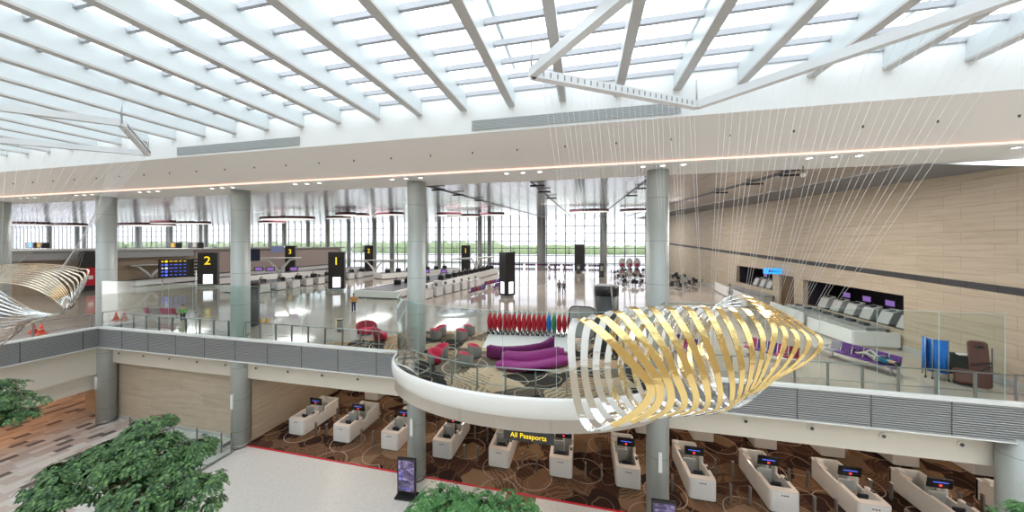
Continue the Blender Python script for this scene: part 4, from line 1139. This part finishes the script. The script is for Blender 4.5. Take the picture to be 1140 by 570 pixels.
sign_tower(518.7,0,5.9,'1','distant black totem with yellow number 1 beyond the check-in row',1.95,yaw(518)*.5,lit=False,zc=70)
sign_tower(323.5,0,5.8,'3','distant black totem with a yellow number beyond the branching canopy',1.8,yaw(323)*.6,lit=False,zc=66)
sign_tower(564.5,331,5.2,None,'big black square totem with white screens on two sides in the middle of the hall',1.35,PI/4+.12,screens=((0,-1),(-1,0)))
sign_tower(645,303,6.1,None,'plain tall black totem far off in the middle of the hall',2.1,0,lit=False)
p = f(669.8,308); t = thing('info_kiosk', 'small dark information kiosk at the foot of the far column', 'kiosk', (*p,0)); MB().box((0,0,1.35),(.95,.5,2.5)).build('body', M['dark'], t, .05); MB().box((0,-.26,1.6),(.5,.02,.9)).build('screen', M['greypanel'], t); MB().box((0,0,.05),(1.1,.7,.1)).build('base', M['black'], t)
p = f(644,304.5); t = thing('info_kiosk', 'small dark information kiosk in front of the plain tall totem', 'kiosk', (*p,0)); MB().box((0,0,1.0),(.9,.5,1.9)).build('body', M['dark'], t, .05); MB().box((0,-.26,1.3),(.5,.02,.6)).build('screen', M['greypanel'], t); MB().box((0,0,.05),(1.1,.7,.1)).build('base', M['black'], t)
# far banner screens
for px_, y_, zc_, w, hh, mm, lab in ((281,284,40,1.5,1.5,'navy','dark navy back of a hanging screen beside the stone corner column'),(308.5,277.5,60,1.9,1.2,'dimblue','small blue hanging display beyond the check-in canopy')):
    p = at_depth(px_,y_,zc_); t = thing('hanging_screen', lab, 'screen', p, yaw(px_))
    MB().box((0,0,0),(w,.12,hh)).build('panel', M[mm], t, .02); MB().tube([(0,0,hh/2),(0,0,ceil_z(p.y)-p.z)], .03, 6).build('hanging_rod', M['steel'], t)
# white egg pods and tables
for i in range(3):
    p = f(692.5+i*8.3,298.5); t = thing('dining_pod', 'small white arched pod behind the dining tables, %s from the far column' % ORD[i], 'pod', (*p,0))
    mb = MB().ball((0,0,1.3),(.85,.6,1.35),14,10); mb.build('shell', M['white'], t); MB().box((0,-.5,.9),(1.0,.3,.8)).build('seat', M['pinkseat'], t)
def make_cafe_table():
    t = thing('cafe_table', 'x', 'table'); MB().lathe([(.45,.70),(.46,.74),(0,.745)], 20).build('tabletop', M['dark'], t); MB().tube([(0,0,.03),(0,0,.7)], .04, 8).build('stem', M['steel'], t); MB().lathe([(.28,0),(.26,.03),(0,.05)], 16).build('base', M['black'], t); return t
def make_cafe_chair():
    t = thing('cafe_chair', 'x', 'chair'); MB().box((0,0,.45),(.44,.44,.06)).build('seat', M['black'], t, .02); MB().box((0,.21,.72),(.44,.05,.5),0,-.12).build('backrest', M['black'], t, .02)
    for sx in (-.19,.19):
        for sy in (-.19,.19): MB().tube([(sx,sy,0),(sx*.9,sy*.9,.43)], .018, 5).build('leg', M['steel'], t)
    return t
ct, cc = make_cafe_table(), make_cafe_chair(); ft_, fc_ = True, True
spots = [(686,306),(695,303.5),(706,303),(716,304),(691,312),(702,310),(713,311),(700,318),(712,318.5),(752,304),(760,302.5),(768,304),(752,313),(762,311),(772,310),(753,322),(764,320),(775,317)]
for i, (a_, b_) in enumerate(spots):
    p = f(a_,b_); p = (min(p[0],16.6), p[1]); side = 'before the far column' if a_ < 730 else 'beside the stone wall'
    o = ct if ft_ else dup(ct); ft_ = False
    o.location = (*p,0); o['label'] = 'dark round cafe table in the dining cluster '+side; o['group'] = 'cafe tables '+side
    for k in range(4):
        q_ = k*PI/2+.4+i; o = cc if fc_ else dup(cc); fc_ = False
        o.location = (p[0]+.78*math.sin(q_)*-1*-1, p[1]+.78*math.cos(q_)*-1*-1, 0); o.rotation_euler = (0,0,-q_)
        o['label'] = 'black cafe chair at the tables '+side; o['group'] = 'cafe chairs '+side
for i in range(9):
    x = -26+i*3.4
    bench('dark bench along the far glass wall, %s in the row toward the stone wall' % ORD[i], (x,86.5), (x+2.8,86.5), ['darkred','purple','black','purple'], -1)
# round inlay
tag(MB().lathe([(2.05,.0),(2.0,.006),(0,.006)], 48, (*f(511,348.5),0)).build('floor_medallion', M['inlay']), 'round grey inlay set in the shiny floor beyond the lounge', 'floor inlay')
# left shop block
def shop():
    t = thing('shop_block', 'long beige shop block with flat roof and grey canopy beyond the bridge corner', 'shop', (-66.6,22,0))
    MB().span(-26,0,0,54,0,5.15).build('walls', M['woodbeige'], t)
    MB().span(-27,.8,-.5,55,5.15,5.45).build('roof', M['greypanel'], t)
    MB().span(0,1.3,-.3,19,4.2,5.1).build('canopy', M['slat'], t, .03)
    MB().span(.01,.1,20,53,.9,4.9).build('pink_wall_panel', M['pinkpanel'], t)
    return t
shop()
t = thing('lit_shop_sign', 'small lit shop sign strip on the roof edge of the beige block', 'sign', (-65.6,58,5.5), PI/2)
MB().box((0,0,.2),(7,.1,.4)).build('sign_panel', M['pinkpanel'], t); mb = MB()
for i in range(8): mb.box((-2.4+i*.65,-.07,.2),(.4,.03,.28))
mb.build('lettering', M['whitetext'], t)
def boxsign(px_, y_, lab, mm):
    p = at_depth(px_,y_,62); t = thing('roof_box', lab, 'box', (p.x,p.y,5.45)); MB().box((0,0,.55),(2.6,1,1.1)).build('casing', M['black'], t, .05); MB().box((.5,-.52,.6),(.9,.03,.8)).build('front_panel', M[mm], t)
boxsign(194,277,'black equipment box with a yellow label on the shop roof, near the departure board','yellow'); boxsign(218,277,'black equipment box on the shop roof near the totem marked 2','khaki'); 
boxsign(46,279,'black equipment box with yellow marks on the shop roof above the bridge','yellow'); boxsign(37,279,'blue fronted box on the shop roof above the bridge','bluesign')
t = thing('dark_shop_front', 'dark shop front with red display beyond the bridge handrail', 'shop', (-64.6,28.3,0))
MB().span(-.3,.4,-.2,2.6,0,5.3).build('frame', M['black'], t); MB().box((.45,.5,1.9),(.1,.8,2.4)).build('display_panel', M['red'], t); MB().box((.5,.5,1.8),(.1,.4,.5)).build('display_dots', M['white'], t)
# low white belt counter along the shop
t = thing('baggage_counter', 'long low white counter running along the beige shop block', 'counter', (-64.3,33,0))
MB().span(-.6,.6,0,36,.12,.95).build('body', M['white'], t, .03); MB().span(-.7,.7,0,36,.95,1.05).build('worktop', M['dark'], t); MB().span(-.4,.4,.1,35.9,0,.12).build('plinth', M['dark'], t)
# departure board
p = Vector((*f(201,318.5),0)); t = thing('departure_board', 'black departure board with yellow and blue rows facing the gallery', 'board', p, yaw(201)*.75)
MB().box((0,0,2.65),(4.6,.2,2.7)).build('panel', M['black'], t, .02)
for sx in (-1.9,1.9): MB().box((sx,.05,.65),(.12,.12,1.3)).build('leg', M['steel'], t)
for i, c in enumerate(('yellowlit','bluetext','whitetext','bluetext','bluetext')):
    z = 3.7-i*.5; mb = MB().tube([(-1.45,-.11,z),(-1.45,-.12,z)], .17, 14); mb.box((-1.85,-.115,z),(.28,.02,.07)); mb.box((-1.85,-.115,z),(.07,.02,.26))
    mb.build('row_icon', M[c], t)
    mb = MB(); rr = random.Random(i)
    for k in range(4): w = rr.uniform(.25,.5); mb.box((-.95+k*.48,-.115,z+.02),(w*.8,.02,.09))
    mb.build('row_text', M['yellowlit' if i == 0 else 'bluetext'], t)
    MB().box((1.75,-.115,z),(.55,.02,.2),0).build('side_column', M['greypanel'], t)
p = f(218.2,350); t = thing('rope_pole', 'thin tall steel pole standing by the bench near the bridge corner', 'pole', (*p,0)); MB().tube([(0,0,0),(0,0,3.9)], .045, 8).build('shaft', M['steel'], t); MB().lathe([(.2,0),(.2,.03)],16).build('base', M['steel'], t)
# branching white supports with long arms over the desks
def canopy_tree(px_, py_, arm_l, arm_r, h, lab, rz, zb=0):
    p = f(px_,py_); t = thing('branching_canopy', lab, 'canopy', (*p,zb), rz)
    MB().tube([(0,0,0),(0,0,.6),(-.05,0,1.3)], [.22,.2,.2], 10).build('trunk_post', M['white'], t)
    for s, L_ in ((-1,arm_l),(1,arm_r)):
        MB().tube([(0,0,1.1),(s*.5,0,h*.62),(s*1.3,0,h*.93),(s*L_,0,h)], [.2,.18,.13,.09], 10).build('branch', M['white'], t)
    MB().bar((-arm_l,0,h+.05),(arm_r,0,h+.05),1.1,.12).build('arm_rail', M['white'], t, .03)
canopy_tree(168,316.5,8.5,2.2,3.0,'white branching support with a long arm in front of the beige shop block', PI/2-.15+PI)
canopy_tree(311,320,5.2,2.6,3.3,'white branching canopy above the check-in desks behind the stone corner column',.55,.89)
canopy_tree(417,309,3.5,6.2,3.2,'white branching canopy over the middle check-in row',.6)
canopy_tree(530,305,7,7,3.4,'white branching canopy over the long check-in row beyond the balcony tip',1.2)
# check-in desks
def make_desk():
    t = thing('check_in_desk', 'x', 'desk')
    MB().box((0,0,.56),(1.25,.55,1.0)).build('front_panel', M['white'], t, .05)
    MB().box((0,.1,1.08),(1.35,.75,.05)).build('worktop', M['greypanel'], t)
    MB().box((.1,.35,1.32),(.55,.07,.38),.2,-.25).build('monitor', M['black'], t, .01)
    MB().box((0,.02,.03),(1.2,.5,.06)).build('plinth', M['dark'], t)
    MB().box((.78,.25,.55),(.28,.6,.9)).build('scale_box', M['dark'], t, .03)
    return t
dk = make_desk(); fd = True
def desk_line(a_, b_, n_, face, where):
    global fd
    for i in range(n_):
        u = (i+.5)/n_; x = a_[0]+(b_[0]-a_[0])*u; y = a_[1]+(b_[1]-a_[1])*u
        o = dk if fd else dup(dk); fd = False
        o.location = (x,y,0); o.rotation_euler = (0,0,face); o['label'] = 'white check-in desk, %s %s' % (ORD[i], where); o['group'] = 'check-in desks '+where
def belt(lab, a_, b_, w, h=.75, endwall=True):
    A_, B_ = Vector((*a_,0)), Vector((*b_,0)); L_ = (B_-A_).length; t = thing('baggage_belt', lab, 'conveyor', A_, math.atan2((B_-A_).y,(B_-A_).x))
    MB().span(0,L_,-w/2,w/2,.1,h).build('casing', M['white'], t, .04); MB().span(.4,L_,-w*.4,w*.4,h,h+.03).build('belt_surface', M['dark'], t); MB().span(.2,L_-.2,-w*.4,w*.4,0,.1).build('plinth', M['dark'], t)
belt('wide low white baggage belt island with a grey top nearest the balcony tip column', (-23.4,31.9), (-23.2,59), 5.6, .85)
belt('long white baggage belt behind the desks beyond the balcony tip', (-19.7,40.5), (-18.6,66), 1.4, 1.15)
belt('white baggage belt island between the two numbered totems', (-43.6,31.5), (-43,56), 4.2, .85)
belt('far white counter island beyond the near totem marked 1', (-36,50), (-28,66), 3.4, 1.0)
belt('white counter island beyond the totem marked 2', (-56,37.5), (-50,64), 3.0, 1.0)
desk_line((-17.6,32.4), (-15.2,45.5), 7, -math.atan2(2.4,13)+PI/2, 'from the balcony in the row beyond its tip')
desk_line((-40.2,31.7), (-40.4,52), 9, PI/2, 'from the gallery in the row behind the near totem marked 1')
def make_drop():
    t = thing('bag_drop_machine', 'x', 'machine'); MB().box((0,0,.3),(.5,.9,.6)).build('body', M['black'], t, .06); MB().box((0,-.15,.75),(.55,.1,.4),0,-.5).build('screen', M['dark'], t, .02)
    MB().tube([(0,.1,.5),(0,.1,.85)], .05, 8).build('stem', M['steel'], t); return t
bd = make_drop(); fb = True
for nm, a_, b_, n_, z in (('on the long belt behind the desk row',(-20,41),(-18.6,64),11,1.18),('on the island between the two numbered totems',(-42.5,33),(-42.2,58),9,.9),('on the island nearest the balcony tip column',(-24.5,37),(-22.6,44),4,.9),
                          ('on the far island beyond the near totem marked 1',(-35.8,51),(-28.6,64),7,1.03)):
    for i in range(n_):
        u = (i+.5)/n_; o = bd if fb else dup(bd); fb = False
        o.location = (a_[0]+(b_[0]-a_[0])*u, a_[1]+(b_[1]-a_[1])*u, z); o.rotation_euler = (0,0,-.9)
        o['label'] = 'black bag drop machine, %s %s' % (ORD[i], nm); o['group'] = 'bag drop machines '+nm
for i, px_ in enumerate((288,301,327)):
    p = at_depth(px_, 299.5, 41); t = thing('desk_monitor', 'violet lit monitor on the white canopy arm, %s from the stone corner column' % ORD[i], 'monitor', (p.x,p.y,p.z), yaw(px_))
    MB().box((0,0,0),(.95,.12,.55)).build('casing', M['dark'], t, .04); MB().box((0,-.065,0),(.7,.01,.36)).build('screen', M['violet'], t); MB().tube([(0,.05,-.25),(0,.1,-1.9)], .03, 6).build('stem', M['white'], t)
for i, px_ in enumerate((475,494)):
    p = at_depth(px_, 302, 45); t = thing('desk_monitor', 'violet monitor above the desks beyond the balcony tip, %s from the column' % ORD[i], 'monitor', (p.x,p.y,p.z), yaw(px_))
    MB().box((0,0,0),(.85,.12,.6)).build('casing', M['dark'], t, .04); MB().box((0,-.065,0),(.6,.01,.36)).build('screen', M['violet'], t); MB().tube([(0,.05,-.25),(0,.1,-1.6)], .03, 6).build('stem', M['white'], t)
# floor markers and cones
def cone(px_, py_, lab, hh=.68):
    p = f(px_,py_); t = thing('traffic_cone', lab, 'cone', (*p,0))
    MB().box((0,0,.03),(.42,.42,.06)).build('base', M['orange'], t, .015); MB().lathe([(.16,.06),(.03,hh),(0,hh)], 18).build('cone_body', M['orange'], t); MB().lathe([(.115,hh*.42),(.088,hh*.58)], 18).build('reflective_band', M['redlit' if False else 'white'], t)
cone(37.5,370.5,'orange traffic cone on the bridge, farther from the column'); cone(46,371.5,'orange traffic cone on the bridge, nearer the column')
cone(112,357,'orange traffic cone behind the glass beside the bridge corner column, farther one'); cone(121,357.5,'orange traffic cone behind the glass beside the bridge corner column, nearer the bench')
for i, (a_, b_) in enumerate(((290,359.5),(297,358.5))):
    p = f(a_,b_); t = tag(MB().lathe([(.16,0),(.15,.06),(.06,.22),(.10,.30),(0,.34)], 14).build('floor_marker', M['yellow']), 'small yellow floor marker beside the dark drum, '+('closer to the drum' if i == 0 else 'farther from the drum'), 'marker'); t.location = (*p,0)
p = f(378.5,369); t = thing('waste_bin', 'slim steel waste bin on the shiny floor near the red armchairs', 'bin', (*p,0)); MB().lathe([(.2,0),(.2,.85),(.17,.9),(0,.9)],20).build('body', M['steel'], t); MB().lathe([(.21,.8),(.21,.88)],20).build('rim', M['black'], t)

# ================================================================== LIGHT
w = bpy.data.worlds.new('World'); bpy.context.scene.world = w; w.use_nodes = True
bg = w.node_tree.nodes['Background']; bg.inputs[0].default_value = (.93,.97,1.0,1); bg.inputs[1].default_value = 4.0
def area(name, loc, size, power, col, rot=(0,0,0), sy=None):
    l = bpy.data.lights.new(name,'AREA'); l.energy = power; l.color = col; l.size = size
    if sy: l.shape = 'RECTANGLE'; l.size_y = sy
    o = bpy.data.objects.new(name, l); C.objects.link(o); o.location = loc; o.rotation_euler = rot; return o
# added area lights under the hall ceiling, there to brighten the interior
for x in (-150,-110,-75,-50,-29.5,-16,-3,10):
    for y in (24,44,68):
        area('hall_fill', (x,y,ceil_z(y)-.35), 5, (650 if y == 24 and x < 5 else 1250) if x > -80 else 2500, (1,.96,.92), sy=9)
# warm ceiling lamps over the immigration counters and in the passage under the bridge
for x in (-18,-10.5,-3,4.5,12,19.5):
    for y in (20.2,26.5): area('counter_lamp', (x,y,-2.88), .5, 75, (1,.80,.62), sy=.5)
for x in (-40,-47,-56):
    for y in (3,12,22): area('passage_lamp', (x,y,-4.45), .6, 85, (1,.48,.20), sy=.6)

# ================================================================== CAMERA
cd = bpy.data.cameras.new('camera'); co = bpy.data.objects.new('camera', cd); C.objects.link(co)
cd.sensor_width = 36; cd.lens = 36*F/1140; cd.shift_y = -(285-HY)/1140; cd.clip_end = 2000; cd.clip_start = .1
co.location = (0,0,EYE); co.rotation_euler = (PI/2,0,TH)
sc = bpy.context.scene; sc.camera = co
sc.view_settings.view_transform = 'Standard'; sc.view_settings.look = 'None'; sc.view_settings.gamma = 1; sc.view_settings.exposure = 0.0
sc.view_settings.use_curve_mapping = False
cy = sc.cycles; cy.use_denoising = True; cy.max_bounces = 7; cy.diffuse_bounces = 4; cy.glossy_bounces = 4; cy.transparent_max_bounces = 24; cy.transmission_bounces = 4
cy.caustics_reflective = False; cy.caustics_refractive = False; cy.sample_clamp_indirect = 6
